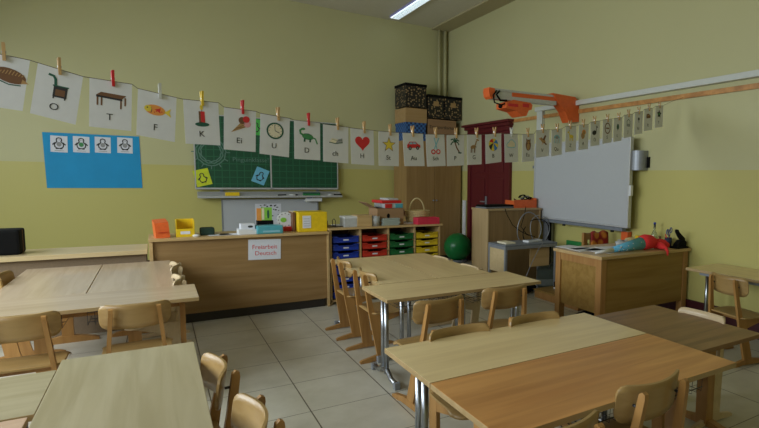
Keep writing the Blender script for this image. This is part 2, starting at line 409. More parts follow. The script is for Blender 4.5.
# ------------------------------------------------------------------ room shell
struct(MB().box(XL-.2, XR+.2, YF-.2, YB+.2, -.1, 0).build('floor', 'floor'))
struct(MB().box(XL-.2, XR+.2, YF-.2, YB+.2, ZT, ZT+.1).build('ceiling', 'ceiling'))
struct(MB().box(XL-.2, XR+.2, YB, YB+.2, 0, ZT).build('wall_back', 'wall'))
struct(MB().box(XR, XR+.2, YF, YB, 0, ZT).build('wall_right', 'wall'))
struct(MB().box(XL-.2, XR+.2, YF-.2, YF, 0, ZT).build('wall_front', 'wall'))
lw = MB(); z0, z1 = .95, 3.35
lw.box(XL-.2, XL, YF, YB, 0, z0).box(XL-.2, XL, YF, YB, z1, ZT)
ys = [YF]+[v for p in WIN for v in p]+[YB]
for i in range(0, len(ys), 2): lw.box(XL-.2, XL, ys[i], ys[i+1], z0, z1)
struct(lw.build('wall_left', 'wall'))
for i, (a, b) in enumerate(WIN):
    f = MB(); t = .05
    f.box(XL-.1, XL-.04, a, a+t, z0, z1).box(XL-.1, XL-.04, b-t, b, z0, z1).box(XL-.1, XL-.04, a+t, b-t, z0, z0+t).box(XL-.1, XL-.04, a+t, b-t, z1-t, z1)
    f.box(XL-.1, XL-.04, (a+b)/2-.03, (a+b)/2+.03, z0+t, z1-t).box(XL-.1, XL-.04, a+t, b-t, 2.6, 2.65)
    struct(f.build('window_%d' % (i+1), 'white'))
struct(MB().box(XR-.33, XR, YF, YB, ZT-.03, ZT).build('trim_1', 'soffit'))
struct(MB().box(XR-.02, XR, YF, 6.58, 0, .22, bev=.003).build('baseboard_right', 'baseboard'))
struct(MB().box(XL, XR, YB-.02, YB, 0, .22, bev=.003).build('baseboard_back', 'baseboard'))
# heating pipes in the corner
for x in (4.42, 4.54):
    tag(MB().cyl((x, YB-.06, .0), (x, YB-.06, ZT), .024 if x < 4.5 else .03, seg=14).build('heating_pipe', 'pipe'),
        'left thin cream painted vertical pipe in the room corner' if x < 4.5 else 'right cream painted vertical pipe nearest the room corner', 'pipe', 'pipes in the corner')
# picture rail and cable trunking on the right wall
struct(MB().box(XR-.025, XR, -1.5, 6.6, 2.31, 2.36, bev=.004).build('trim_2', 'beech'))
struct(MB().box(XR-.07, XR, -1.5, 5.95, 2.41, 2.47, bev=.004).build('trim_3', 'trunk'))
struct(MB().box(XR-.05, XR, 5.8, 5.92, 1.9, 2.41, bev=.003).build('trim_4', 'trunk'))
# double red door with a moulded header
d = MB(); d.box(XR-.05, XR, 6.58, 6.68, 0, 2.2, bev=.004).box(XR-.05, XR, 7.78, 7.88, 0, 2.2, bev=.004)
d.box(XR-.06, XR, 6.58, 7.88, 2.2, 2.27, bev=.004).box(XR-.10, XR, 6.56, 7.92, 2.27, 2.32, bev=.006).box(XR-.14, XR, 6.52, 7.96, 2.32, 2.36, bev=.008)
dr = struct(d.build('door_1', 'redpaint'))
for a, b in ((6.68, 7.225), (7.235, 7.78)):
    L = MB(); L.box(XR-.03, XR, a, b, 0, 2.2)
    for z0_, z1_ in ((.15, .85), (.95, 1.45), (1.55, 2.1)):
        L.box(XR-.042, XR-.03, a+.09, b-.09, z0_, z1_, bev=.004)
    L.build('door_leaf', 'redpaint', dr)
MB().box(XR-.05, XR-.03, 7.25, 7.29, .95, 1.15, bev=.004).cyl((XR-.05, 7.27, 1.06), (XR-.09, 7.27, 1.06), .01).cyl((XR-.09, 7.27, 1.06), (XR-.09, 7.37, 1.06), .01).build('door_handle', 'steel', dr)
# ceiling light
cl = thing('ceiling_light', 'long fluorescent louvre lamp on the ceiling near the far corner', 'ceiling light', (3.475, 7.72, ZT))
MB().box(-.085, .085, -.80, .80, -.035, 0, bev=.006).build('housing', 'lampbody', cl)
lv = MB().box(-.07, .07, -.78, .78, -.045, -.035); 
lv.build('diffuser', 'lit', cl)
sl = MB()
for k in range(38): sl.box(-.07, .07, -.77+k*.041, -.764+k*.041, -.055, -.045)
sl.build('louvre', 'white', cl)

# ------------------------------------------------------------------ tables
def tabletop(p, w, dd, h, top, edge, t=.024):
    MB().box(-w/2, w/2, -dd/2, dd/2, h-t, h, mi=1, top=0, bev=.0025).build('tabletop', [top, edge], p)
def basket(p, w, dd, h, x0, x1):
    b = MB(); z = h-.12; y0, y1 = -dd/2+.06, dd/2-.1
    n = max(4, int((x1-x0)/.035))
    for k in range(n+1):
        x = x0+(x1-x0)*k/n
        b.tube([(x, y0, h-.04), (x, y0+.005, z), (x, y1, z), (x, y1, z+.04)], .0017, 4)
    for y, zz in ((y0, h-.04), (y0, z+.02), ((y0+y1)/2, z), (y1, z+.02)): b.cyl((x0, y, zz), (x1, y, zz), .0025, seg=5)
    b.build('book_basket', 'wire', p)
def metal_table(label, loc, rz=0, w=1.3, dd=.5, h=.64, top='maple_x', edge='edge', group=None, bk=True, under=True):
    p = thing('student_table', label, 'table', loc, rz, group)
    tabletop(p, w, dd, h, top, edge)
    for s_ in (-1, 1):
        x = s_*(w/2-.08); m = MB()
        m.cyl((x, -.032, .05), (x, -.032, h-.03), .0165, seg=14).cyl((x, .032, .05), (x, .032, h-.03), .0165, seg=14)
        m.box(x-.02, x+.02, -.06, .06, h-.055, h-.024, bev=.003)
        m.build('leg', 'chrome', p)
        f = MB(); f.tube([(x, -.225, .03), (x, -.12, .038), (x, -.05, .075), (x, .05, .075), (x, .12, .038), (x, .225, .03)], .018, 10)
        fo = f.build('foot', 'chrome', p)
        g = MB()
        for y in (-.225, .215): MB().box(x-.021, x+.021, y-.012, y+.022, 0, .048, bev=.005).build('foot_cap', 'steel', fo)
    MB().box(-w/2+.1, w/2-.1, -.02, .02, h-.052, h-.025, bev=.003).box(-w/2+.1, w/2-.1, dd/2-.09, dd/2-.07, h-.06, h-.025, bev=.003).build('apron_rail', 'steel', p)
    if bk: basket(p, w, dd, h, -w/2+.16, -.06); basket(p, w, dd, h, .06, w/2-.16)
    return p
def wood_table(label, loc, rz=0, w=1.3, dd=.5, h=.64, top='beech', edge='edge', legm='chair', group=None, bk=True, footlen=None, inset=.09, ldy=0, lw_=.04, lt=.016):
    p = thing('student_table', label, 'table', loc, rz, group)
    tabletop(p, w, dd, h, top, edge)
    fl = footlen or dd*.42
    for s_ in (-1, 1):
        x = s_*(w/2-inset)
        MB().prism([(ldy+a, b_) for a, b_ in ((-lw_, .04), (lw_, .04), (lw_, h-.09), (.11, h-.024), (-.11, h-.024), (-lw_, h-.09))], x-lt, x+lt, 'yz').build('leg', legm, p)
        MB().prism([(ldy+a, b_) for a, b_ in ((-fl, 0), (-fl, .02), (-fl*.85, .035), (-.05, .06), (.05, .06), (fl*.85, .035), (fl, .02), (fl, 0))], x-.022, x+.022, 'yz').build('foot', legm, p)
    MB().box(-w/2+inset+.016, w/2-inset-.016, -.012, .012, h-.10, h-.025, bev=.002).build('apron_rail', legm, p)
    if bk: basket(p, w, dd, h, -w/2+.16, -.06); basket(p, w, dd, h, .06, w/2-.16)
    return p
# left group
wood_table('glare-painted maple table forming the near cross end of the left far group', (-.44, 4.135, 0), 0, top='maple_glare', legm='chair', group='tables of the left far group', dd=.49)
wood_table('glare-painted maple table end-on to the low cabinet, left one of the pair', (-.672, 5.035, 0), R_(90), w=1.31, top='maple_glare', group='tables of the left far group', bk=False)
wood_table('glare-painted maple table end-on to the tall cabinet, right one of the pair', (-.167, 5.035, 0), R_(90), w=1.31, top='maple_glare', group='tables of the left far group', bk=False)
# middle group
metal_table('maple table with chrome legs across the near end of the middle group', (1.895, 3.44, 0), top='maple_x', group='tables of the middle group')
metal_table('maple table of the middle group nearest the two chairs with long skids', (1.63, 4.36, 0), R_(90), w=1.32, top='maple_x', group='tables of the middle group', bk=False)
metal_table('maple table of the middle group nearest the wooden lectern', (2.135, 4.36, 0), R_(90), w=1.32, top='maple_x', group='tables of the middle group', bk=False)
# right front group
metal_table('light maple table with chrome legs joined to the orange beech table', (1.525, 2.045, 0), dd=.49, w=1.29, top='maple_x', group='tables of the right near group')
wood_table('orange beech table in the right foreground', (1.525, 1.54, 0), dd=.51, w=1.29, top='beech', legm='chair', group='tables of the right near group')
wood_table('dark brown square table at the end of the maple table', (2.50, 1.925, -.02), 0, w=.69, dd=.77, h=.62, top='dark_top', edge='dark_top', legm='chair', bk=False, footlen=.22, inset=.145, ldy=-.14, lw_=.036, lt=.034, group='tables of the right near group')
# front left group
metal_table('greenish maple table lengthwise in the left foreground', (-.122, 2.21, 0), R_(90), w=1.3, dd=.495, top='maple_g', group='tables of the left near group')
metal_table('maple table crosswise at the left edge of the photo', (-1.021, 2.49, 0), 0, w=1.3, dd=.47, top='maple_g', group='tables of the left near group')
metal_table('peach topped table in the bottom left corner', (-1.035, 1.995, 0), 0, w=1.3, dd=.49, top='peach', group='tables of the left near group')
# wall table
metal_table('maple table standing against the right wall beside the desk', (4.31, 2.3, 0), R_(90), w=1.3, dd=.51, h=.66, top='maple_x', bk=False)

# ------------------------------------------------------------------ chairs
def make_chair(label, ply='chair_back', fr='chair'):
    p = thing('wooden_chair', label, 'chair')
    W2, H = .18, .155
    def backf(u, v):
        r = .036; x = u*W2; e = max(0, abs(x)-(W2-r)); cut = r-math.sqrt(max(0, r*r-e*e))
        lo, hi = .552+cut*1.3-.006*(1-u*u), .55+H-cut; z = lo+(hi-lo)*v
        crown = -.007*(1-u*u)
        return (x, -.158+.052*u*u+(.71-z)*.14+.006, z+crown*v)
    us = [math.sin(math.pi/2*(-1+2*i/16)) for i in range(17)]
    MB().shell(backf, us, [i/5 for i in range(6)], .010).build('backrest', ply, p)
    def seatf(u, v):
        r = .07; x = u*.185; e = max(0, abs(x)-(.185-r)); cut = r-math.sqrt(max(0, r*r-e*e))
        y0, y1 = -.14+cut*.6, .215-cut; y = y0+(y1-y0)*v
        z = .378-.016*math.sin(math.pi*min(1, v*1.05))*(1-.6*u*u)-.022*max(0, v-.82)/.18
        return (x, y, z)
    MB().shell(seatf, us, [i/8 for i in range(9)], .010).build('seat', ply, p)
    for s_ in (-1, 1):
        def sh(o_):     # legs splay towards the floor
            for v in o_.data.vertices: v.co.x = s_*(.118+(.70-v.co.z)*.085)+v.co.x
        up = MB().prism([(-.150, .36), (-.170, .52), (-.190, .665), (-.188, .683), (-.175, .690), (-.161, .680), (-.134, .52), (-.105, .372), (-.07, .36), (-.01, .035), (-.095, .035)], -.011, .011, 'yz')
        sh(up.build('upright', fr, p))
        rn = MB().prism([(-.235, 0), (-.240, .012), (-.225, .024), (-.10, .048), (.02, .05), (.16, .026), (.185, .014), (.18, 0), (.10, 0), (.06, .008), (-.12, .008), (-.17, 0)], -.013, .013, 'yz')
        sh(rn.build('runner', fr, p))
        rl = MB().prism([(-.13, .368), (.165, .368), (.175, .355), (.06, .325), (-.10, .285), (-.125, .30)], -.010, .010, 'yz')
        sh(rl.build('seat_rail', fr, p))
    MB().box(-.155, .155, -.005, .013, .32, .355, bev=.002).build('stretcher', fr, p)
    for s_ in (-.124, .124): MB().cyl((s_, -.150, .625), (s_, -.132, .625), .006, seg=8).build('screw', 'wire', p)
    return p
proto = make_chair('x'); proto_l = make_chair('x', 'chair_pale_glare', 'chair_pale_glare')
used = {}
def chair(label, x, y, deg, group, light=False, sc=1):
    """deg: direction the sitter faces, 0 = towards the back wall, -90 = towards the right wall"""
    pr = proto_l if light else proto
    o = pr if not used.get(light) else dup(pr); used[light] = 1
    o.location = (x, y, 0); o.rotation_euler = (0, 0, R_(deg)); o['label'] = label; o['group'] = group; o.scale = (sc,)*3
    for c in o.children: pass
    return o
GA, GB, GC, GD = 'wooden chairs around the left far group', 'wooden chairs around the middle group', 'wooden chairs around the left near table', 'wooden chairs around the right near group'
chair('wooden chair facing the left far table, cut off by the left photo edge', -0.655, 3.84, 0, GA, False, 0.97)
chair('wooden chair facing the left far table, its whole backrest in view', -0.13, 3.84, 0, GA, False, 0.97)
chair('wooden chair on the window side of the left far tables, beside low cabinet', -.84, 5.12, -90, GA)
chair('glare-painted chair back at the right side of the left far tables, nearer the tall cabinet', -0.02, 5.24, 90, GA, True, 0.96)
chair('glare-painted chair back at the right side of the left far tables, nearer the viewer', -0.02, 4.56, 90, GA, True, 0.96)
chair('wooden chair left of the middle tables, nearer the coloured trays', 1.515, 4.66, -90, GB)
chair('wooden chair left of the middle tables, just behind the chrome table foot', 1.505, 3.995, -90, GB)
chair('light wooden chair facing the near end of the middle tables, left one', 1.46, 2.97, 4, GB)
chair('dark seated wooden chair facing the middle tables, right one', 2.03, 3.05, -3, GB)
chair('glare-painted chair top right of the middle tables, nearer the green ball', 2.265, 4.6, 90, GB, True, 0.93)
chair('glare-painted chair top right of the middle tables, nearer the lectern', 2.265, 4.03, 90, GB, True, 0.93)
chair('wooden chair right of the left near table, its curved back further away', 0.06, 2.36, 95, GC, False, 0.97)
chair('wooden chair right of the left near table, cut off by the bottom edge', 0.125, 1.82, 95, GC, False, 0.97)
chair('wooden chair at the far side of the light maple table, left one', 1.285, 2.17, 180, GD, False, 0.975)
chair('wooden chair at the far side of the light maple table, right one', 1.775, 2.17, 180, GD, False, 0.975)
chair('wooden chair pushed to the orange beech table, its full back in view', 1.57, 1.385, 1, GD)
chair('wooden chair at the beech table, only its top above the bottom edge', 1.03, 1.3, -2, GD)
chair('pale chair behind the dark brown table, only its top edge showing', 2.735, 1.93, 90, GD, True, .91)
chair('wooden chair standing at the table against the right wall', 3.965, 2.375, -100, GD)

# ------------------------------------------------------------------ cabinets
c = thing('wide_cabinet', 'tall beech cabinet with plain back panel carrying the white paper sign', 'cabinet', (.75, 5.97, 0))
MB().box(-.80, .80, -.22, .23, .09, .815, bev=.002).build('body', 'cab', c)
MB().box(-.78, .78, -.205, .2, 0, .09).build('plinth', 'plinth', c)
MB().box(-.83, .82, -.26, .25, .815, .84, bev=.003).build('top_board', 'cab_top', c)
MB().box(-.825, -.797, -.245, .23, 0, .815, bev=.002).build('side_panel', 'cab_top', c)
MB().box(.797, .82, -.245, .23, .0, .815, bev=.002).build('side_panel', 'cab_top', c)
c = thing('low_cabinet', 'long low cabinet with cloth panel under the blue poster', 'cabinet', (-1.44, 6.02, 0))
MB().box(-1.34, 1.34, -.22, .23, .0, .70, bev=.002).build('body', 'cab_grey', c)
MB().box(-1.35, 1.35, -.26, .25, .70, .74, bev=.003).build('top_board', 'cab_low_top', c)
# tray unit
X0, X1 = 1.588, 2.96; ZTOP = .872
c = thing('tray_cabinet', 'beech shelf unit holding coloured trays in four columns', 'cabinet', (0, 0, 0))
cols = [X0+.01+(X1-X0-.02)*k/4 for k in range(5)]
MB().box(X0-.02, X1+.02, 5.74, 6.20, ZTOP-.022, ZTOP, bev=.003).build('top_board', 'cab_top', c)
for x in cols: MB().box(x-.011, x+.011, 5.77, 6.18, .0, ZTOP-.022, bev=.002).build('divider', 'cab_top', c)
MB().box(X0, X1, 5.77, 6.18, .03, .055).build('bottom_board', 'cab_top', c)
MB().box(X0, X1, 6.18, 6.19, .03, ZTOP-.03).build('back_panel', 'brown', c)
rn = MB()
for i in range(4):
    for k in range(8):
        z = .762-.09*k
        rn.box(cols[i]+.011, cols[i]+.022, 5.78, 6.17, z+.004, z+.012).box(cols[i+1]-.022, cols[i+1]-.011, 5.78, 6.17, z+.004, z+.012)
rn.build('runners', 'cab', c)
def make_tray(mat):
    p = thing('storage_tray', 'x', 'tray')
    w_ = .145
    b = MB()
    b.prism([(-w_, .0), (w_, 0), (w_, .05), (w_*.62, .05), (w_*.5, .036), (-w_*.5, .036), (-w_*.62, .05), (-w_, .05)], -.005, .008, 'xz')
    b.box(-w_+.012, w_-.012, .008, .38, -.012, -.004).box(-w_+.012, -w_+.016, .008, .38, -.004, .045).box(w_-.016, w_-.012, .008, .38, -.004, .045).box(-w_+.012, w_-.012, .376, .38, -.004, .045)
    b.box(-w_, w_, -.012, -.005, -.012, .008, bev=.002)
    b.build('tub', mat, p)
    MB().box(-w_, w_, -.016, .002, .047, .053, bev=.001).build('rim', mat, p) if False else None
    MB().prism([(-w_, .05), (-w_*.62, .05), (-w_*.5, .036), (w_*.5, .036), (w_*.62, .05), (w_, .05), (w_, .060), (w_*.66, .060), (w_*.54, .045), (-w_*.54, .045), (-w_*.66, .060), (-w_, .060)], -.018, .004, 'xz').build('rim', mat, p)
    MB().box(-.03, .03, -.0075, -.005, .010, .026).build('label_holder', 'white', p)
    return p
ordn = ['top', 'second', 'third', 'fourth', 'fifth', 'sixth', 'seventh', 'bottom']
for i, (cn, mt, nrow) in enumerate((('blue', 'blue', 8), ('red', 'rtray', 4), ('green', 'gtray', 4), ('yellow', 'ytray', 4))):
    pr = make_tray(mt); xc = (cols[i]+cols[i+1])/2
    for k in range(nrow):
        o = pr if k == 0 else dup(pr)
        o.location = (xc, 5.775+random.uniform(-.006, .004), .715-.09*k)
        o['label'] = '%s plastic tray, %s from the top in the %s column' % (cn, ordn[k] if k else 'first', cn)
        o['group'] = cn+' trays in the shelf unit'

# tall cupboard in the corner
c = thing('wooden_cupboard', 'tall brown two door cupboard in the far corner with boxes on top', 'cupboard', (0, 0, 0))
MB().box(3.52, 4.58, 8.14, 8.66, .06, 2.07, bev=.002).build('carcass', 'cupboard', c)
MB().box(3.54, 4.56, 8.16, 8.64, 0, .06).build('plinth', 'plinth', c)
for a, b, kx in ((3.525, 4.047, 4.02), (4.053, 4.575, 4.08)):
    dd_ = MB().box(a, b, 8.12, 8.14, .065, 2.065, bev=.002).build('door', 'cupboard', c)
    MB().cyl((kx, 8.12, 1.05), (kx, 8.10, 1.05), .008).ball((kx, 8.095, 1.05), .014, seg=10).build('knob', 'steel', dd_)
# boxes on the cupboard
def lid_box(label, x0, x1, y0, y1, z0, z1, mat, lidm, nm='storage_box', handle=True):
    p = thing(nm, label, 'box', ((x0+x1)/2, (y0+y1)/2, z0), group='boxes on the cupboard')
    w_, d_, h_ = (x1-x0)/2, (y1-y0)/2, z1-z0
    MB().box(-w_+.008, w_-.008, -d_+.008, d_-.008, 0, h_-.02, bev=.003).build('body', mat, p)
    if lidm: MB().box(-w_, w_, -d_, d_, h_-.045, h_, bev=.004).build('lid', lidm, p)
    if handle: MB().box(-.05, .05, -d_-.001, -d_+.008, h_*.52, h_*.72).build('label_plate', 'card', p)
    return p
def zat(py, px, y): return at(px, py, y=y).z
yb = 8.15
zA = 2.07; zB = zat(122.5, 416, yb); zC_ = zat(107, 416, yb); zD = zat(83.5, 416, yb)
xa0, xa1 = 3.52, at(427, 110, y=yb).x
lid_box('blue checked box at the bottom of the left stack on the cupboard', xa0+.01, xa1-.01, yb, yb+.48, zA, zB, 'plaid', 'plaid', handle=False)
lid_box('plain cardboard box between blue and spotted boxes on the cupboard', xa0-.005, xa1+.01, yb, yb+.48, zB, zC_, 'card', None, 'cardboard_box', False)
lid_box('black gold-spotted box topmost of the left stack on the cupboard', xa0, xa1, yb, yb+.48, zC_, zD, 'leopard', 'black', handle=False)
xb0, xb1 = xa1+.02, 4.57
zE = zat(119, 446, yb); zF = zat(96, 446, yb)
q = lid_box('large brown cardboard carton right of the blue checked box', xb0, xb1-.07, yb, yb+.45, zA, zE, 'card_dk', None, 'cardboard_box', False)
text_obj('Transportkarton', .075, 'p_black', q, (0, -.226+.008, (zE-zA)*.62), (R_(90), 0, 0), 'lettering')
xm = (xb0+xb1)/2
lid_box('black gold-spotted box on the carton, left of its twin', xb0, xm-.004, yb, yb+.42, zE, zF, 'leopard', 'black')
lid_box('black gold-spotted box on the carton, right one by the corner', xm+.004, xb1+.03, yb, yb+.42, zE, zF, 'leopard', 'black')

# ------------------------------------------------------------------ blackboard on the back wall
CH = at(211, 152, y=YB-.1); T0_ = at(251, 160, y=YB-.1)
c = thing('chalkboard', 'green gridded chalkboard on the back wall with aluminium frame', 'chalkboard', (1.515, YB-.08, 0))
bx = c.location.x
zb0, zb1 = 1.25, 2.30
MB().box(-1.03, -.03, -.02, .01, zb0, zb1, bev=.001).build('board_panel', 'board', c)
MB().box(-.01, 1.0, -.02, .01, zb0, zb1, bev=.001).build('board_panel', 'board', c)
f = MB(); f.box(-1.045, -1.03, -.025, .03, zb0-.02, zb1+.015).box(1.0, 1.015, -.025, .03, zb0-.02, zb1+.015).box(-.03, -.01, -.025, .03, zb0-.02, zb1+.015)
f.box(-1.03, 1.0, -.025, .03, zb0-.025, zb0).box(-1.03, 1.0, -.025, .03, zb1, zb1+.015)
f.build('frame', 'wb_frame', c)
MB().prism([(-.13, 1.10), (.03, 1.10), (.03, 1.19), (-.11, 1.13), (-.13, 1.13)], -1.02, 1.05, 'yz').build('chalk_tray', 'wb_frame', c)
r_ = MB()
for x in (-.70, .70): r_.box(x-.02, x+.02, .045, .075, 1.10, 2.28)
r_.build('guide_rail', 'steel', c)
# chalk drawing and writing
dm = MB()
for rr, n0 in ((.155, 0), (.19, 1), (.13, 2)):
    pts = [(CH.x-bx+rr*math.cos(t*math.pi/12)*(1+.05*math.sin(t*2.3+n0)), CH.z+rr*math.sin(t*math.pi/12)*(1.05+.05*math.cos(t*3+n0))) for t in range(25)]
    for q in stroke(pts, .016): dm.prism(q, -.0215, -.0202, 'xz')
for t in range(0, 24, 2):
    a = t*math.pi/12; x, z = CH.x-bx+.2*math.cos(a), CH.z+.2*math.sin(a)
    for q in stroke([(x, z), (x+.05*math.cos(a), z+.05*math.sin(a))], .014): dm.prism(q, -.0215, -.0202, 'xz')
dm.build('chalk_drawing', 'chalk', c)
text_obj('Pinguinklasse!', .092, 'chalk', c, (T0_.x-bx, -.0212, T0_.z), (R_(90), 0, 0), 'chalk_writing')
c2 = thing('lower_whiteboard', 'white panel on the back wall below the green chalkboard', 'whiteboard', (1.51, YB-.03, .55))
MB().box(-.69, .69, -.02, .02, 0, .52, bev=.002).build('panel', 'wb', c2)
MB().box(-.705, -.69, -.025, .025, 0, .53).box(.69, .705, -.025, .025, 0, .53).box(-.705, .705, -.025, .025, -.015, 0).build('frame', 'steel', c2)
def penguin_mesh(s, col=0, mb=None, ox=0, oz=0, y0=-.003, y1=-.0015, rot=0):
    mb = mb or MB()
    def tr(p):
        c_, s_ = math.cos(rot), math.sin(rot); return (ox+(p[0]*c_-p[1]*s_)*s, oz+(p[0]*s_+p[1]*c_)*s)
    outs = [(.0, .42), (.14, .36), (.17, .22), (.13, .10), (.30, -.12), (.26, -.34), (.14, -.44), (0, -.46), (-.14, -.44), (-.26, -.34), (-.30, -.12), (-.13, .10), (-.17, .22), (-.14, .36), (0, .42)]
    for q in stroke(outs, .085): mb.prism([tr(p) for p in q], y0, y1, 'xz', mi=col)
    for sx in (-1, 1):
        mb.prism([tr((sx*.24, .08)), tr((sx*.44, -.12)), tr((sx*.40, -.22)), tr((sx*.27, -.05))], y0, y1, 'xz', mi=col)
        mb.prism([tr(p) for p in ell(sx*.13, -.48, .11, .045, 8)], y0, y1, 'xz', mi=col)
        mb.prism([tr(p) for p in ell(sx*.06, .26, .025, .03, 6)], y0, y1, 'xz', mi=col)
    return mb
def paper_note(label, cpx, cpy, w_, h_, tilt, mat, group='penguin notes on the chalkboard'):
    pnt = at(cpx, cpy, y=YB-.103)
    p = thing('penguin_note', label, 'note', (pnt.x, YB-.1015, pnt.z), rot=(0, R_(-tilt), 0), group=group)
    MB().box(-w_/2, w_/2, -.0015, .0005, -h_/2, h_/2).build('sheet', mat, p)
    penguin_mesh(h_*.62, y0=-.003, y1=-.0012).build('penguin_drawing', 'p_black', p)
    return p
M['note_y'] = plain('yellow_paper', (.62, .70, .03), .8); M['note_b'] = plain('blue_paper', (.16, .48, .66), .8); M['note_g'] = plain('green_paper', (.08, .50, .08), .8)
paper_note('yellow penguin note tilted on the lower left chalkboard', 202.5, 177.5, .20, .24, 14, 'note_y')
paper_note('light blue penguin note tilted near the chalkboard middle', 260.5, 176, .19, .24, -22, 'note_b')
paper_note('bright green penguin note mostly hidden behind hanging cards', 256, 127, .19, .24, -6, 'note_g')
for (px, pyy, L, mt, nm, lb) in ((232, 192.5, .19, 'yellow', 'board_sponge', 'yellow sponge on the left of the chalk tray'), (311, 192, .26, 'green', 'board_eraser', 'green board wiper on the right of the chalk tray')):
    pnt = at(px, pyy, y=YB-.15); p = thing(nm, lb, nm.split('_')[1], (pnt.x, YB-.18, 1.13))
    MB().box(-L/2, L/2, -.035, .03, 0, .055 if mt == 'yellow' else .025, bev=.006).build('body', mt, p)
    if mt == 'green': MB().box(-L/2, L/2, -.033, .028, .025, .05, bev=.004).build('handle', 'p_dkgreen', p)
for (x, mt, lb) in ((1.63, 'black', 'short black marker on the chalk tray below the panel joint'), (1.80, 'white', 'white marker lying on the chalk tray right of the black one'), (2.40, 'white', 'white marker at the right end of the chalk tray'), (2.50, 'black', 'black marker at the far right end of the chalk tray')):
    p = thing('marker_pen', lb, 'marker', (x, YB-.18, 1.14), rot=(0, 0, random.uniform(-.2, .2)), group='markers on the chalk tray')
    MB().cyl((-.06, 0, 0), (.03, 0, 0), .010, seg=10).build('barrel', mt, p); MB().cyl((.03, 0, 0), (.065, 0, 0), .011, seg=10).build('cap', 'black', p)
pnt = at(313, 200, y=YB-.12); p = thing('marker_holder', 'small white and blue holder clipped under the chalk tray', 'holder', (pnt.x, YB-.12, pnt.z))
MB().box(-.13, .13, -.05, .06, -.02, .0, bev=.003).box(-.13, .13, -.05, -.046, 0, .03).box(-.01, .01, .04, .05, 0, 1.095-pnt.z).build('shelf', 'white', p)
MB().box(-.10, -.02, -.03, .0, 0, .045, bev=.004).build('wiper', 'blue', p)

# ------------------------------------------------------------------ blue poster
pts = [at(x, y, y=YB-.006) for x, y in ((42, 132), (139, 136.5), (142.5, 188), (47, 188))]
p = thing('blue_poster', 'blue paper poster with four penguin cards on the back wall', 'poster', (0, YB, 0))
MB().prism([(v.x, v.z) for v in pts], -.006, -.002, 'xz').build('sheet', 'poster', p)
for px in (59, 81.3, 102.8, 125):
    cc = at(px, 144+(px-59)*.022, y=YB-.008)
    s_ = MB().box(-.085, .085, -.0015, 0, -.105, .105).build('penguin_card', 'paper', p, (cc.x, -.0062, cc.z), (0, R_(1.5), 0))
    penguin_mesh(.155, oz=.015, y0=-.003, y1=-.0015).build('penguin_drawing', 'p_black', s_)
    MB().prism(ell(0, -.003, .026, .03, 10), -.0035, -.0015, 'xz').build('belly_mark', 'p_green' if px == 81.3 else 'p_grey', s_)
    MB().box(-.045, .045, -.0025, -.0015, -.088, -.082).build('caption_line', 'p_grey', s_)

# black case on low cabinet
pnt = at(24.5, 247, y=6.05)
p = thing('black_case', 'black case standing on the low cabinet at the left photo edge', 'case', (pnt.x-.27, 6.0, .74))
zt = at(22, 222.5, y=6.0).z-at(24, 247, y=6.0).z
MB().box(-.27, .27, -.12, .12, 0, zt, bev=.02).build('body', 'black', p)
MB().box(-.272, .272, -.008, .008, .01, zt-.01, bev=.002).build('seam_band', 'brown', p)

# ------------------------------------------------------------------ things on the tall cabinet
def span(a, b, t_, bt, y):
    A = at(a, bt, y=y); B = at(b, bt, y=y); C = at((a+b)/2, t_, y=y); D = at((a+b)/2, bt, y=y)
    return (A.x+B.x)/2, (B.x-A.x)/2, C.z-D.z
ZK = .84
# orange magazine holder
xc, hw, hh = span(155, 169, 220, 237.5, 5.86)
p = thing('magazine_holder', 'orange slanted magazine holder at the left end of the cabinet top', 'holder', (xc, 5.90, ZK), rot=(0, R_(-4), R_(6)))
MB().prism([(-.10, 0), (.10, 0), (.10, hh), (-.08, hh*.86)], -hw, hw, 'yz').build('body', 'orange', p)
MB().box(-hw*.7, hw*.7, -.104, -.1, hh*.30, hh*.33).build('slot_edge', 'rtray', p)
xc, hw, hh = span(176, 194.5, 219.5, 236, 5.88)
p = thing('open_front_bin', 'yellow open-fronted plastic bin with a white label', 'bin', (xc, 5.92, ZK))
b = MB(); b.box(-hw, hw, -.09, .11, 0, .008).box(-hw, -hw+.008, -.09, .11, 0, hh).box(hw-.008, hw, -.09, .11, 0, hh).box(-hw, hw, .10, .11, 0, hh).box(-hw, hw, -.098, -.09, 0, hh*.48, bev=.003)
b.build('body', 'yellow', p)
MB().box(-.04, .04, -.1005, -.098, hh*.16, hh*.34).build('label_plate', 'paper', p)
xc, hw, hh = span(200, 214.5, 227, 234.5, 5.92)
p = tag(MB().box(-hw, hw, -.06, .06, 0, hh, bev=.018).build('pencil_pouch', 'dkgreen', None, (xc, 5.93, ZK)), 'dark green zipped pouch on the cabinet top right of yellow bin', 'pouch')
def sheet(label, px, py, z, w_, d_, rz, group, nm='paper_sheet', mat='paper', h=.002):
    pt = at(px, py, z=z)
    if pt.y > 6.05: pt = at(px, py, y=6.03)
    return tag(MB().box(-w_/2, w_/2, -d_/2, d_/2, 0, h).build(nm, mat, None, (pt.x, pt.y, z+.0005), (0, 0, rz)), label, 'paper', group)
sheet('white sheet on the cabinet top just right of the green pouch', 219, 234.8, ZK, .20, .15, .2, 'papers on the cabinet top')
sheet('white sheet on the cabinet top in front of the white panel', 231, 234.3, ZK, .20, .16, -.15, 'papers on the cabinet top')
tag(MB().lathe([(0, 0), (.03, 0), (.034, .012), (.02, .02), (0, .022)], seg=14).build('small_dish', 'white', None, (at(195.5, 235, z=ZK).x, 5.82, ZK)), 'tiny white dish right of the yellow bin', 'dish')
xc, hw, hh = span(238, 255.5, 224, 234, 5.86)
p = thing('white_boxes', 'white game box with a dark mark left of the blue case', 'box', (xc, 5.88, ZK))
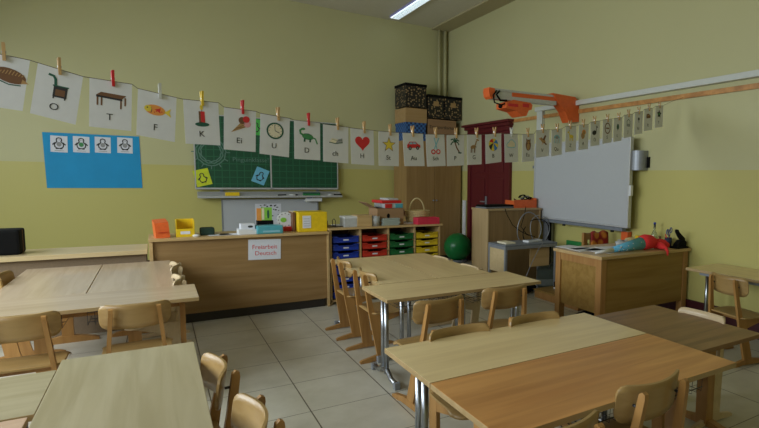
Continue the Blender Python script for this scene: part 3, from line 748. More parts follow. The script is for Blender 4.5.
MB().box(-hw, hw, -.09, .09, 0, hh*.5, bev=.003).build('lower_box', 'white', p); MB().box(-hw*.7, hw*.9, -.06, .08, hh*.5, hh, bev=.003).build('upper_box', 'paper', p)
MB().prism(ell(.03, hh*.75, .025, .012, 10), -.0612, -.06, 'xz').build('printed_mark', 'p_black', p)
xc, hw, hh = span(256, 282, 226, 234, 5.83)
p = thing('teal_case', 'flat teal plastic case lying on the cabinet top', 'case', (xc, 5.84, ZK))
MB().box(-hw, hw, -.08, .08, 0, hh, bev=.012).build('body', 'teal', p); MB().box(-hw*.55, hw*.75, -.083, -.079, hh*.2, hh*.42).build('side_label', 'p_lblue', p)
xc, hw, hh = span(256.5, 272, 210, 234, 6.05)
p = thing('book_stand', 'yellow and green booklet standing on a black stand behind teal case', 'book', (xc, 6.03, ZK))
MB().box(-hw*.95, hw*1.05, -.06, .05, 0, hh*.47, bev=.004).build('stand', 'black', p)
MB().box(-hw*.4, hw*.95, -.03, -.02, hh*.47, hh).build('green_page', 'lime', p, rot=(R_(-0), 0, 0)); MB().box(-hw*1, -hw*.4, -.03, -.02, hh*.47, hh*.97).build('orange_page', 'p_orange', p)
MB().box(-hw*.35, -hw*.05, -.032, -.030, hh*.5, hh*.97).build('pale_page', 'p_cream', p)
MB().prism(ell(hw*.45, hh*.72, .012, .05, 8), -.0325, -.030, 'xz').build('printed_figure', 'p_dkgreen', p)
xc, hw, hh = span(277, 294, 214.5, 231, 5.98)
p = thing('number_wheel', 'round white disc with green centre leaning on the cabinet top', 'game', (xc, 5.99, ZK))
rr = hw
MB().prism(ell(0, rr+.035, rr, rr, 32), -.012, 0, 'xz').build('disc', 'white', p); MB().prism(ell(-.02, rr+.035, rr*.36, rr*.3, 16), -.0145, -.012, 'xz').build('green_centre', 'lime', p)
dm = MB()
for k in range(12):
    a = k*math.pi/6; dm.prism(ell(rr*.8*math.cos(a), rr+.035+rr*.8*math.sin(a), .008, .008, 6), -.0135, -.012, 'xz')
dm.build('printed_dots', 'p_grey', p)
MB().box(-rr*.3, rr*1.25, -.05, .06, 0, .05, bev=.004).build('base', 'red', p)
xc, hw, hh = span(297, 325.5, 213, 232.5, 5.86)
p = thing('file_box', 'yellow archive box with a white label at the cabinet right end', 'box', (xc, 5.90, ZK))
MB().box(-hw, hw, -.12, .14, 0, hh, bev=.008).build('body', 'yellow', p)
MB().box(-hw*.72, -hw*.15, -.1225, -.12, hh*.2, hh*.82).build('label_plate', 'paper', p)
li = MB()
for k in range(4): li.box(-hw*.65, -hw*.25, -.1235, -.1225, hh*(.3+.12*k), hh*(.3+.12*k)+.004)
li.build('label_lines', 'p_grey', p)
p = thing('brown_folder', 'thin brown folder standing left of the yellow archive box', 'folder', (xc-hw-.025, 5.98, ZK))
MB().box(-.012, .012, -.1, .12, 0, hh*.98).build('cover', 'brown', p); MB().box(-.009, .009, -.098, .118, .004, hh*.99).build('pages', 'p_cream', p)
# spotted poster on the lower whiteboard
A = at(255.5, 222, y=YB-.055); B = at(281, 203.5, y=YB-.055)
p = thing('spotted_sheet', 'pale sheet bordered with black dots on the lower white panel', 'poster', ((A.x+B.x)/2, YB-.052, (A.z+B.z)/2))
hw, hz = (B.x-A.x)/2, (B.z-A.z)/2
MB().box(-hw, hw, -.002, 0, -hz-.12, hz).build('sheet', 'paper', p)
dm = MB()
for k in range(26):
    x = random.uniform(-hw*.9, hw*.9); z = hz-random.choice([.03, .03, .08, .2])*random.uniform(.6, 1.5) if abs(x) < hw*.6 else random.uniform(-hz, hz)*.92
    dm.prism(ell(x, z, random.uniform(.008, .02), random.uniform(.006, .014), 7), -.0032, -.002, 'xz')
dm.build('printed_dots', 'p_black', p)
# paper sign on the cabinet front
A = at(248.5, 260.5, y=5.748); B = at(280.5, 238.5, y=5.748)
p = thing('paper_sign', 'white paper sign lettered Freiarbeit Deutsch on the tall cabinet front', 'sign', ((A.x+B.x)/2, 5.748, (A.z+B.z)/2), rot=(0, R_(1.5), 0))
hw, hz = (B.x-A.x)/2, (B.z-A.z)/2
MB().box(-hw, hw, -.0025, 0, -hz, hz).build('sheet', 'paper', p)
text_obj('Freiarbeit', .062, 'p_red', p, (0, -.003, .025), (R_(90), 0, 0), 'lettering'); text_obj('Deutsch', .062, 'p_red', p, (.01, -.003, -.04), (R_(90), 0, 0), 'lettering')

# ------------------------------------------------------------------ things on the tray unit
ZU = ZTOP
p = thing('wire_rack', 'small dark wire rack at the left end of the tray unit top', 'rack', (at(334, 223, y=5.95).x, 5.95, ZU))
b = MB()
for x in (-.09, 0, .09): b.tube([(x, -.06, 0.004), (x, -.06, .07), (x, 0, .09), (x, .06, .07), (x, .06, 0.004)], .004, 6)
b.tube([(-.11, -.06, .005), (.11, -.06, .005)], .004, 6).tube([(-.11, .06, .005), (.11, .06, .005)], .004, 6)
b.build('frame', 'wire', p)
xc, hw, hh = span(343, 355.5, 216, 226, 5.88)
p = thing('white_box', 'white box on the tray unit beside the light wooden box', 'box', (xc, 5.90, ZU)); MB().box(-hw, hw, -.08, .1, 0, hh, bev=.004).build('body', 'clearbox', p); MB().box(-hw-.004, hw+.004, -.084, .104, hh-.02, hh+.004, bev=.003).build('lid', 'white', p)
xc, hw, hh = span(355.5, 370, 216, 227, 5.88)
p = thing('wooden_box', 'light wooden box on the tray unit above the red trays', 'box', (xc, 5.91, ZU)); MB().box(-hw, hw, -.1, .1, 0, hh-.012, bev=.003).build('body', 'cab_top', p); MB().box(-hw-.003, hw+.003, -.103, .103, hh-.012, hh, bev=.002).build('lid', 'cab_top', p)
sheet('white papers lying behind the white box on the tray unit', 347, 219.5, ZU, .3, .2, .1, 'papers on the tray unit', h=.01)
xc, hw, hh = span(370.5, 380, 216.5, 226, 5.86)
p = thing('plastic_tub', 'frosted plastic tub between wooden box and grey plates', 'tub', (xc, 5.87, ZU)); b = MB(); b.lathe([(0, .002), (hw*.85, 0), (hw, hh), (hw*.93, hh), (hw*.8, .008), (0, .008)], seg=20); b.build('body', 'clearbox', p)
xc, hw, hh = span(380.5, 397.5, 218, 225, 5.90)
for k in range(4):
    h_ = hh/4; tag(MB().box(-hw, hw, -.1, .1, 0, h_-.001, bev=.006).build('grey_tray', 'plate', None, (xc+random.uniform(-.006, .006), 5.92, ZU+k*h_), (0, 0, random.uniform(-.05, .05))),
                   'flat grey green tray in the stack on tray unit, %s' % ['lowest', 'second from below', 'second from above', 'topmost'][k], 'tray', 'stack of flat grey trays')
sheet('white paper on the tray unit in front of the cardboard box', 404, 221.3, ZU, .26, .2, .1, 'papers on the tray unit', h=.012)
# open carton
yc = 6.03
xc, hw, hh = span(376, 402, 204.5, 221, yc-.1)
p = thing('open_carton', 'open brown cardboard carton with flaps on the tray unit', 'box', (xc, yc, ZU))
b = MB(); t = .005
b.box(-hw, hw, -.15, -.145, 0, hh).box(-hw, hw, .145, .15, 0, hh).box(-hw, -hw+t, -.145, .145, 0, hh).box(hw-t, hw, -.145, .145, 0, hh).box(-hw, hw, -.15, .15, 0, .004)
b.build('carton', 'card_dk', p)
b = MB(); b.prism([(-hw, hh-.004), (-hw, hh+.002), (-hw-.13, hh+.075), (-hw-.13, hh+.069)], -.145, .145, 'xz'); b.prism([(hw, hh-.004), (hw, hh+.002), (hw+.04, hh-.1), (hw+.036, hh-.1)], -.145, .145, 'xz')
b.build('flap', 'card_dk', p)
MB().prism(ell(-.03, hh*.55, .02, .03, 8), -.1512, -.15, 'xz').build('hand_hole', 'black', p)
xc2, hw2, hh2 = span(376, 399, 195, 204.5, yc)
p = thing('red_game_box', 'red and white toy box heaped on the open carton', 'box', (xc2, yc-.0, ZU+hh+.002), rz=.06)
MB().box(-hw2*.75, hw2*.9, -.152, .152, 0, hh2*.5, bev=.006).build('tub', 'clearbox', p); MB().box(-hw2, hw2*.75, -.155, .14, hh2*.5, hh2*.8, bev=.008).build('lid', 'red', p)
MB().box(-hw2*.4, hw2*.55, -.13, .10, hh2*.8, hh2*1.0, bev=.006).build('top_bag', 'clearbox', p); MB().box(hw2*.2, hw2*.85, -.158, -.15, .002, hh2*.45, bev=.002).build('side_label', 'teal', p)
MB().box(-hw2*.7, -hw2*.1, -.158, -.15, .002, hh2*.45, bev=.002).build('red_side', 'red', p)
# wicker basket
xc, hw, hh = span(406, 430, 209.5, 221.5, 6.0)
p = thing('wicker_basket', 'pale wicker basket with tall hoop handle on the tray unit', 'basket', (xc-.005, 6.03, ZU))
b = MB(); b.lathe([(0, 0), (hw*.72, 0), (hw*.82, hh*.2), (hw*.93, hh*.65), (hw, hh), (hw*1.04, hh*1.04), (hw*.94, hh*1.04), (hw*.86, hh*.6), (hw*.72, .012), (0, .012)], seg=28, sy=.72)
for zz, rr in ((hh*.15, .79), (hh*.38, .87), (hh*.6, .93), (hh*.82, .98)): b.tube([(hw*rr*math.cos(a*math.pi/12), hw*rr*.72*math.sin(a*math.pi/12), zz) for a in range(25)], .006, 6)
b.build('bowl', 'wicker', p)
zt = at(419, 197, y=5.98).z-at(419, 221.5, y=5.98).z
MB().tube([(hw*.62*math.cos(math.pi*k/14), 0, hh*.9+(zt-hh*.9)*math.sin(math.pi*k/14)) for k in range(15)], .009, 8).build('handle', 'wicker', p)
xc, hw, hh = span(416, 436.5, 217.5, 224, 5.84)
p = thing('pink_tray', 'pinkish red plastic tray at the right end of the tray unit', 'tray', (xc, 5.84, ZU)); b = MB()
b.box(-hw, hw, -.07, .07, 0, .006).box(-hw, hw, -.075, -.07, 0, hh).box(-hw, hw, .07, .075, 0, hh).box(-hw-.004, -hw, -.075, .075, 0, hh).box(hw, hw+.004, -.075, .075, 0, hh)
b.build('body', 'pink', p); MB().box(-hw*.6, hw*.6, -.05, .05, .006, hh*.9, bev=.01).build('contents', 'redcloth', p)

# ------------------------------------------------------------------ ball, pole, podium, side table
p = thing('gymnastic_ball', 'shiny green exercise ball on the floor before the cupboard', 'ball', (4.30, 7.72, 0))
MB().ball((0, 0, .262), .24, seg=32).build('ball', 'ball', p)
MB().tube([(.15*math.cos(a*math.pi/10), .15*math.sin(a*math.pi/10), .025) for a in range(21)], .025, 8).build('ring_base', 'grey', p)
tag(MB().box(-.05, .05, -.012, .012, 0, 1.05, bev=.003).build('white_board_strip', 'white', None, (4.595, 8.02, .0), (0, R_(0), R_(90))), 'narrow white board leaning upright between cupboard and red door', 'board')
pt = at(471, 231, y=7.0)
p = thing('paper_roll', 'white rolled paper bundle behind the lectern by the red door', 'roll', (4.05, 6.6, 0))
MB().cyl((0, 0, 0), (0, 0, .62), .02, seg=14).build('tube', 'grey', p); MB().ball((0, 0, .70), .085, seg=14).build('round_head', 'white', p)
c = thing('lectern_cabinet', 'chest-high beech cabinet left of the whiteboard with laptop on it', 'cabinet', (0, 0, 0))
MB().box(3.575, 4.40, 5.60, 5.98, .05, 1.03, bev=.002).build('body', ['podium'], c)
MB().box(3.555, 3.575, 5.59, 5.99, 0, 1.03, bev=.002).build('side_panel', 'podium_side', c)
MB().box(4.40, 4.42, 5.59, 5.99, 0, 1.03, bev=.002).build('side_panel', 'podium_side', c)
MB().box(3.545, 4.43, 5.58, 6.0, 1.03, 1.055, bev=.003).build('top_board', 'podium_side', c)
pt = at(495, 206.5, z=1.06)
p = thing('closed_laptop', 'dark closed laptop lying on the lectern cabinet', 'laptop', (3.80, 5.80, 1.055), rz=.08)
MB().box(-.24, .24, -.12, .12, 0, .02, bev=.008).build('base', 'grey', p); MB().box(-.235, .235, -.118, .118, .021, .045, bev=.01).build('lid', 'black', p)
p = thing('orange_toolbox', 'orange plastic crate with tangled cables on the lectern cabinet', 'crate', (4.23, 5.80, 1.055), rz=0)
b = MB(); b.box(-.19, .19, -.11, .11, 0, .01).box(-.19, .19, -.115, -.105, 0, .11).box(-.19, .19, .105, .115, 0, .07).box(-.19, -.18, -.11, .11, 0, .10).box(.18, .19, -.11, .11, 0, .13)
b.build('crate', 'orange', p)
b = MB()
for k in range(7):
    cx, cy = random.uniform(-.10, .12), random.uniform(-.06, .06)
    b.tube([(cx+.06*math.cos(a)*random.uniform(.8, 1.2), cy+.04*math.sin(a), .07+k*.014+.02*math.sin(a*2+k)) for a in [i*.7 for i in range(10)]], .008, 6, mi=k % 2)
b.build('cable_tangle', ['black', 'steel'], p)
# side table with metal frame
p = thing('cable_table', 'small grey steel framed table before the lectern cabinet', 'table', (0, 0, 0))
A0 = at(490, 243.5, z=.66); B0 = at(503, 246.5, z=.66); C0 = at(548, 241.5, z=.66)
tx0, tx1, ty0, ty1, th = 3.42, 4.22, 4.98, 5.36, .66
MB().box(tx0, tx1, ty0, ty1, th-.02, th, bev=.002).build('tabletop', 'grey', p)
for x in (tx0+.015, tx1-.015):
    for y in (ty0+.015, ty1-.015): MB().box(x-.015, x+.015, y-.015, y+.015, 0, th-.02, bev=.002).build('leg', 'steel', p)
MB().box(tx0+.03, tx1-.03, ty0, ty0+.03, th-.055, th-.02).box(tx0, tx0+.03, ty0+.03, ty1-.03, th-.055, th-.02).box(tx0+.03, tx1-.03, ty1-.03, ty1, th-.055, th-.02).build('apron_rail', 'steel', p)
MB().box(tx0+.006, tx0+.02, ty0+.03, ty1-.03, .32, th-.055).build('side_board', 'cab_low_top', p)
MB().box(tx0+.42, tx1-.08, ty0+.06, ty0+.08, .36, th-.055).build('front_board', 'cab_top', p)
tag(MB().box(-.07, .07, -.1, .1, 0, .02, bev=.003).build('notebook', 'p_cream', None, (3.56, 5.17, .66)), 'cream notebook on the left end of the small steel table', 'notebook')
p = thing('white_remote', 'flat white device lying on the small steel table', 'device', (3.95, 5.15, .66), rz=.2)
MB().box(-.13, .13, -.05, .05, 0, .025, bev=.006).build('case', 'white', p); MB().box(-.1, .05, -.03, .03, .025, .028).build('keypad', 'grey', p)
# cables hanging from lectern
b = MB()
def loop(cx, cz, rx, rz_, y, a0, a1, ph=0, n=26): return [(cx+rx*math.cos(R_(a0+(a1-a0)*k/n))+ph*k/n, y+.02*math.sin(k*.5), cz+rz_*math.sin(R_(a0+(a1-a0)*k/n))) for k in range(n+1)]
Lc = at(530, 230, y=5.5)
p = thing('cable_loops', 'tangle of pale cable loops hanging left below the whiteboard', 'cable', (0, 0, 0))
b.tube(loop(Lc.x-.02, Lc.z+.02, .20, .22, 5.50, 20, 400), .007, 6); b.tube(loop(Lc.x+.14, Lc.z, .16, .20, 5.47, 90, 430), .006, 6)
b.build('grey_cable', 'steel', p)
b = MB(); b.tube(loop(Lc.x+.08, Lc.z-.04, .22, .19, 5.45, 150, 480), .006, 6)
b.tube([(4.14, 5.56, 1.08), (4.10, 5.53, .98), (4.02, 5.50, .82), (4.08, 5.45, .72), (4.2, 5.42, .68)], .005, 6)
b.tube([(3.80, 5.56, 1.06), (3.82, 5.54, .98), (3.90, 5.52, .84), (4.0, 5.48, .76), (4.12, 5.45, .70)], .005, 6)
b.build('black_cable', 'black', p)
b = MB(); b.tube([(3.98, 4.96, .675), (3.90, 4.95, .60), (3.78, 4.94, .42), (3.66, 4.93, .20), (3.60, 4.93, .02)], .004, 6); b.build('pale_cable', 'steel', p)

# ------------------------------------------------------------------ whiteboard
WX = 4.47
c = thing('interactive_whiteboard', 'large interactive whiteboard on a grey column at the right wall', 'whiteboard', (WX, 4.92, 0))
MB().box(-.01, .03, -.865, .865, .93, 1.925, bev=.002).build('screen', 'wb', c)
f = MB(); f.box(-.018, .035, -.885, -.865, .91, 1.945, bev=.003).box(-.018, .035, .865, .885, .91, 1.945, bev=.003).box(-.018, .035, -.865, .865, .91, .93).box(-.018, .035, -.865, .865, 1.925, 1.945)
f.build('frame', 'wb_frame', c)
MB().box(-.01, .06, -.80, .70, .865, .905, bev=.004).build('pen_tray', 'grey', c)
cl_ = MB().box(.04, .13, .60, .72, 0, 1.9, bev=.004).build('column', 'steel', c)
MB().box(.035, .06, .56, .60, .02, 1.85).build('column_strip', 'black', c)
MB().box(-.10, .14, .45, .87, 0, .04, bev=.005).build('foot_plate', 'grey', c)
for z in (1.75, 1.62): MB().box(-.02, .02, .885, .915, z-.02, z+.02).build('side_clip', 'grey', c)
MB().box(-.02, .02, -.915, -.885, 1.28, 1.40, bev=.004).build('side_switch', 'white', c)
for y in (.25, -.62): MB().box(.0, .03, y-.015, y+.015, .84, .868).build('tray_clip', 'black', c)
# projector arm
ya = 5.15
p = thing('projector_arm', 'orange and silver projector bracket reaching out above the whiteboard', 'bracket', (0, 0, 0))
cov = [at(x, y, y=ya) for x, y in ((551.5, 94), (574, 98), (577.5, 103), (577.5, 122.5), (568, 123), (564, 112), (557.5, 103.5))]
sh_ = XR-.003-max(v.x for v in cov)
MB().prism([(v.x+sh_, v.z) for v in cov], ya-.07, ya+.07, 'xz').build('wall_cover', 'orange', p)
a1 = at(492, 94, y=ya); a2 = at(556, 101, y=ya)
hgt = .055
for nm, mt, o1, o2, yy in (('upper_rail', 'wb_frame', .035, .06, .055), ('orange_strip', 'orange', -.012, .035, .048), ('lower_rail', 'wb_frame', -.06, -.012, .055)):
    if nm == 'orange_strip': b = MB().prism([(a1.x+.25, a1.z+o1), (a2.x+sh_, a2.z+o1), (a2.x+sh_, a2.z+o2), (a1.x+.25, a1.z+o2)], ya-yy-.01, ya+yy, 'xz')
    else: b = MB().prism([(a1.x, a1.z+o1), (a2.x+sh_, a2.z+o1), (a2.x+sh_, a2.z+o2), (a1.x, a1.z+o2)], ya-yy, ya+yy, 'xz')
    if nm == 'lower_rail': pass
    b.build(nm, mt, p)
MB().prism([(a1.x, a1.z-.012), (a1.x+.25, a1.z-.012), (a1.x+.25, a1.z+.035), (a1.x, a1.z+.035)], ya-.05, ya+.05, 'xz').build('inner_rail', 'wb_frame', p)
e0 = at(489, 93.5, y=ya)
MB().prism([(e0.x+dx, e0.z+dz) for dx, dz in ((-.035, .06), (.04, .055), (.04, -.045), (.0, -.065), (-.03, -.04), (-.042, .02))], ya-.065, ya+.065, 'xz').build('end_cap', 'orange', p)
pb = at(512, 107, y=ya)
p2 = thing('video_projector', 'orange projector slung beneath the silver bracket arm', 'projector', (pb.x+.03, ya, pb.z+.005)); p2.scale = (.84, .9, .84)
MB().prism([(-.22, .03), (-.10, .075), (.20, .06), (.235, .03), (.22, -.035), (.17, -.05), (.13, -.13), (.06, -.14), (-.04, -.07), (-.22, -.045)], -.12, .12, 'xz').build('body', 'orange', p2)
MB().box(-.19, -.02, -.124, -.12, -.02, .02).box(.06, .17, -.124, -.12, -.01, .04).build('vent_grille', 'p_red', p2)
MB().box(-.15, .02, -.05, .05, .075, .115, bev=.004).build('mount_plate', 'steel', p2)
MB().cyl((-.215, 0, -.01), (-.25, 0, -.01), .03, seg=14).build('lens', 'black', p2)
b = MB(); b.tube([(e0.x+.06, ya-.07, e0.z+.03), (e0.x, ya-.09, e0.z-.03), (e0.x+.02, ya-.09, e0.z-.11), (e0.x+.12, ya-.08, e0.z-.13), (e0.x+.22, ya-.07, e0.z-.09)], .009, 6).tube([(e0.x+.10, ya-.07, e0.z+.03), (e0.x+.04, ya-.1, e0.z-.02), (e0.x+.10, ya-.09, e0.z-.08), (e0.x+.2, ya-.07, e0.z-.07)], .012, 6)
b.build('cables', 'black', p)
# speaker
p = thing('wall_speaker', 'grey rounded loudspeaker on the wall right of the whiteboard', 'speaker', (XR, 4.02, 1.68))
prof = [(0, -.10), (-.06, -.10)]+[(-.06-.08*math.sin(R_(t)), -.10*math.cos(R_(t))) for t in range(0, 181, 15)]+[(-.06, .10), (0, .10)]
MB().prism([(a, b_) for a, b_ in prof], -.11, .11, 'xy').build('case', 'steel', p); MB().box(-.02, 0, -.13, -.10, -.08, .04).build('bracket', 'black', p)

# bag, platform, clutter on the floor
p = thing('fabric_bag', 'grey green cloth bag on the floor at the whiteboard column', 'bag', (4.30, 5.22, 0))
b = MB(); b.lathe([(0, 0), (.15, 0), (.185, .06), (.195, .16), (.2, .26), (.17, .31), (.12, .29), (0, .26)], seg=20, sy=.55); 
b.build('body', 'bag', p); MB().lathe([(.196, .07), (.203, .15), (.199, .155), (.19, .07)], seg=20, sy=.57).build('light_panel', 'bag2', p)
MB().tube([(-.09, -.09, .28), (-.07, -.10, .36), (0, -.1, .38), (.07, -.10, .36), (.09, -.09, .28)], .008, 6).build('handle', 'grey', p)
b = MB(); b.ball((0, 0, .07), .12, sx=1.5, sy=.9, sz=.55, seg=18, jit=.006)
tag(b.build('black_bag', 'black', None, (3.86, 5.18, 0.001)), 'dark soft bag on the floor below the small steel table', 'bag')
p = thing('wooden_platform', 'low wooden step on the floor between whiteboard and desk', 'platform', (0, 0, 0))
MB().box(3.84, 4.50, 4.15, 4.96, .085, .105, bev=.003).build('top_board', 'desk', p); MB().box(3.85, 4.49, 4.16, 4.95, 0, .085).build('frame', 'desk_leg', p)
p = thing('sports_shoe', 'black and white shoe on the low wooden step', 'shoe', (4.17, 4.85, .105), rz=.5)
MB().prism([(-.12, 0), (.13, 0), (.14, .02), (-.12, .02)], -.04, .04, 'xz').build('sole', 'white', p); MB().prism([(-.12, .02), (.135, .02), (.11, .045), (.02, .06), (-.03, .085), (-.12, .085)], -.036, .036, 'xz').build('upper', 'black', p)
b = MB()
for k in range(3): b.box(-.01+.02*k, 0+.02*k, -.037, .037, .06-.006*k, .064-.006*k)
b.build('laces', 'white', p)

# ------------------------------------------------------------------ teacher's desk
ZD, DX0, DX1, DY0, DY1 = .765, 3.33, 4.58, 3.31, 3.95
c = thing('teacher_desk', 'large beech teacher desk with plain front panel by the right wall', 'desk', (0, 0, 0))
MB().box(DX0-.02, DX1+.02, DY0-.02, DY1+.02, ZD-.03, ZD, bev=.004).build('desktop', 'cab_top', c)
for x in (DX0+.035, DX1-.035):
    for y in (DY0+.035, DY1-.035): MB().box(x-.035, x+.035, y-.035, y+.035, 0, ZD-.03, bev=.003).build('leg', 'desk_leg', c)
MB().box(DX0+.07, DX1-.07, DY0+.008, DY0+.028, .22, ZD-.03).build('front_panel', 'desk', c)
MB().box(DX0+.02, DX0+.04, DY0+.07, DY1-.07, .22, ZD-.105).build('side_panel', 'desk', c)
MB().box(DX0+.005, DX0+.03, DY0+.07, DY1-.07, ZD-.105, ZD-.03, bev=.002).build('side_rail', 'desk_leg', c)
MB().box(DX1-.03, DX1-.01, DY0+.07, DY1-.07, .22, ZD-.03).build('side_panel', 'desk', c)
G = 'papers on the teacher desk'
for lb, px, py, rz, w_, d_ in (('paper sheet at the far left corner of the desk', 573, 247.5, .1, .21, .297), ('paper sheet left of middle on the desk near its left edge', 586, 249.5, -.1, .3, .21), ('paper sheet overlapping at the near edge of the desk', 602, 251, .25, .21, .297), ('paper sheet nearest the clear wrapping on the desk', 612, 248, -.3, .3, .21)):
    sheet(lb, px, py, ZD, w_, d_, rz, G, h=.003)
p = thing('cellophane_wrap', 'crumpled clear wrapping on the desk at the near edge', 'wrapping', (at(624, 247, z=ZD).x, at(624, 247, z=ZD).y+.02, ZD))
MB().ball((0, 0, .035), .07, sx=1.3, sy=.7, sz=.55, seg=14, jit=.012).build('wrap', 'clearbox', p)
# cone: white tip, dotted blue body, red cloth
yk = 3.44
T0 = at(598, 246, y=yk); T1 = at(612, 243.5, y=yk); T2 = at(641, 238.5, y=yk)
p = thing('school_cone', 'light blue dotted paper cone with red cloth lying on the desk', 'cone', (0, 0, 0))
def ax(px, py): v = at(px, py, y=yk); return Vector((v.x, yk, v.z))
def cone(nm, mt, pts, dots=False):
    b = MB(); b.tube([q for q, r_ in pts], [r_ for q, r_ in pts], 18); b.build(nm, mt, p)
r1 = .012; rz = ZD
def onz(px, r_): v = at(px, 240, y=yk); return Vector((v.x, yk, ZD+r_+.004))
cone('white_tip', 'white', [(onz(596, .008), .008), (onz(613, .024), .024)])
cone('blue_cone', 'lblue', [(onz(613, .025), .025), (onz(642, .065), .065)])
b = MB()
for k in range(16):
    t = random.random(); px = 615+24*t; r_ = .025+.04*(px-613)/29; v = onz(px, r_); a = random.uniform(-2.2, .6)
    n = Vector((0, math.cos(a)*-1, math.sin(a)*1)); n = Vector((0, -abs(math.cos(a)), math.sin(a)))
    q = v+n*(r_+.001); b.cyl(q, q+n*.002, .006, seg=7)
b.build('dots', 'white', p)
b = MB(); b.tube([onz(641, .066), onz(645, .074), onz(650, .07), onz(655, .05)], [.066, .078, .072, .045], 18, mi=0)
b.ball(onz(654, .055)+Vector((0, -.02, -.004)), .055, sx=1.2, sy=.9, sz=.9, seg=14, jit=.006)
b.build('red_ruff', 'redcloth', p)
def ony(px, y, r_): v = at(px, 245, y=y); return Vector((v.x, y, ZD+r_+.004))
b = MB(); b.tube([ony(654, 3.44, .045), ony(659, 3.42, .05), ony(664, 3.39, .045), ony(669, 3.36, .03)], [.045, .05, .045, .02], 14)
b.tube([ony(658, 3.40, .04), ony(662, 3.34, .035), ony(666, 3.29, .018)+Vector((0, 0, .006)), ony(668, 3.262, .01)+Vector((0, 0, -.02)), ony(668, 3.258, .0)+Vector((0, 0, -.05))], [.04, .035, .018, .014, .006], 12)
b.build('red_tail', 'redcloth', p)
# bottle, yellow box, scissors cup, stapler
def desk_at(px, y): return at(px, 235, y=y).x
p = thing('glass_bottle', 'clear glass bottle with a dark cap at the back of the desk', 'bottle', (4.50, 3.69, ZD))
hb = .24
MB().lathe([(0, 0), (.033, 0), (.035, .01), (.035, .10), (.02, .14), (.012, .16), (.012, hb-.02), (.010, hb-.02), (.010, .16), (.018, .139), (.032, .10), (.032, .006), (0, .005)], seg=18).build('body', 'glass', p)
MB().cyl((0, 0, hb-.02), (0, 0, hb), .014, seg=12).build('cap', 'blue', p)
p = thing('yellow_card_box', 'small yellow box at the back edge of the desk', 'box', (4.45, 3.82, ZD), rz=-.3)
MB().box(-.065, .065, -.03, .03, 0, .085, bev=.003).build('body', 'yellow', p); MB().prism([(-.012, .03), (.012, .03), (.008, .06), (-.008, .06)], -.0315, -.03, 'xz').build('printed_mark', 'p_black', p)
p = thing('pen_cup', 'dark cup holding blue scissors and pens on the desk', 'pen cup', (4.52, 3.52, ZD))
MB().lathe([(0, 0), (.035, 0), (.038, .09), (.034, .09), (.032, .006), (0, .005)], seg=18).build('cup', 'navy', p)
b = MB(); b.cyl((.01, 0, .02), (.025, 0, .12), .004, seg=6).cyl((-.01, .01, .02), (-.03, .015, .13), .005, seg=6).cyl((0, -.01, .02), (-.045, 0, .115), .006, seg=6); b.build('pens', ['p_red'], p)
p = thing('blue_scissors', 'blue handled scissors standing in the dark pen cup', 'scissors', (4.53, 3.52, ZD+.01))
MB().prism([(-.008, 0), (.006, 0), (.012, .10), (-.010, .10)], -.002, .002, 'xz').build('blades', 'steel', p)
for s_ in (-1, 1): MB().tube([(s_*.004, 0, .10), (s_*.012, 0, .115)]+[(s_*(.026)+.019*math.cos(a*math.pi/8+2), 0, .15+s_*.008+.027*math.sin(a*math.pi/8+2)) for a in range(17)], .0045, 8).build('handle', 'blue', p)
p = thing('tape_mug', 'small dark mug of odds and ends left of the pen cup', 'cup', (4.46, 3.58, ZD))
MB().lathe([(0, 0), (.03, 0), (.03, .07), (.027, .07), (.026, .005), (0, .005)], seg=16).build('mug', 'black', p); MB().cyl((.0, 0, .03), (-.02, 0, .105), .007, seg=8).cyl((.01, .01, .03), (.02, .01, .10), .006, seg=8).build('pens', 'brown', p)
p = thing('hole_punch', 'large black hole punch with raised lever on the desk', 'hole punch', (4.49, 3.36, ZD), rz=.05)
MB().box(-.09, .09, -.055, .055, 0, .018, bev=.004).build('base', 'black', p)
MB().prism([(-.07, .018), (.085, .018), (.09, .06), (.05, .085), (.0, .08), (-.05, .05)], -.03, .03, 'xz').build('body', 'black', p)
MB().prism([(.06, .05), (.085, .065), (.075, .10), (-.02, .165), (-.045, .195), (-.06, .19), (-.055, .165), (-.02, .12)], -.016, .016, 'xz').build('lever', 'black', p)
p = thing('beige_pouch', 'beige cloth pouch at the back of the desk beside yellow box', 'pouch', (4.30, 3.85, ZD))
MB().ball((0, 0, .035), .055, sx=1.5, sy=.8, sz=.62, seg=14, jit=.004).build('pouch', 'wicker', p)
# teacher's chair behind the desk
p = thing('teacher_chair', 'wooden slatted chair with red fruit-print cloth behind the desk', 'chair', (4.30, 4.22, .105))
for x in (-.175, .175): MB().box(x-.018, x+.018, .16, .195, 0, .735, bev=.004).build('rear_leg', 'chair', p); MB().box(x-.018, x+.018, -.2, -.165, 0, .40, bev=.004).build('front_leg', 'chair', p)
MB().box(-.195, .195, -.21, .2, .40, .425, bev=.006).build('seat', 'chair_back', p)
MB().box(-.158, .158, .165, .19, .65, .73, bev=.005).box(-.158, .158, .165, .19, .52, .56, bev=.004).build('backrest', 'chair_back', p)
b = MB()
for k in range(5): b.box(-.14+.062*k, -.12+.062*k, .17, .185, .56, .65)
b.build('slats', 'chair', p)
b = MB()
def cl(u, v):
    return (-.09+.28*u, .150-.008*math.sin(u*9)-.04*v*(1-v), .75-.26*v+.015*math.sin(u*11)-.01)
b.shell(cl, [i/12 for i in range(13)], [i/6 for i in range(7)], .012)
tag(b.build('print_cloth', 'fruit', None, (4.30, 4.22, .105)), 'red and orange fruit-print cloth hung over the desk chair', 'cloth')
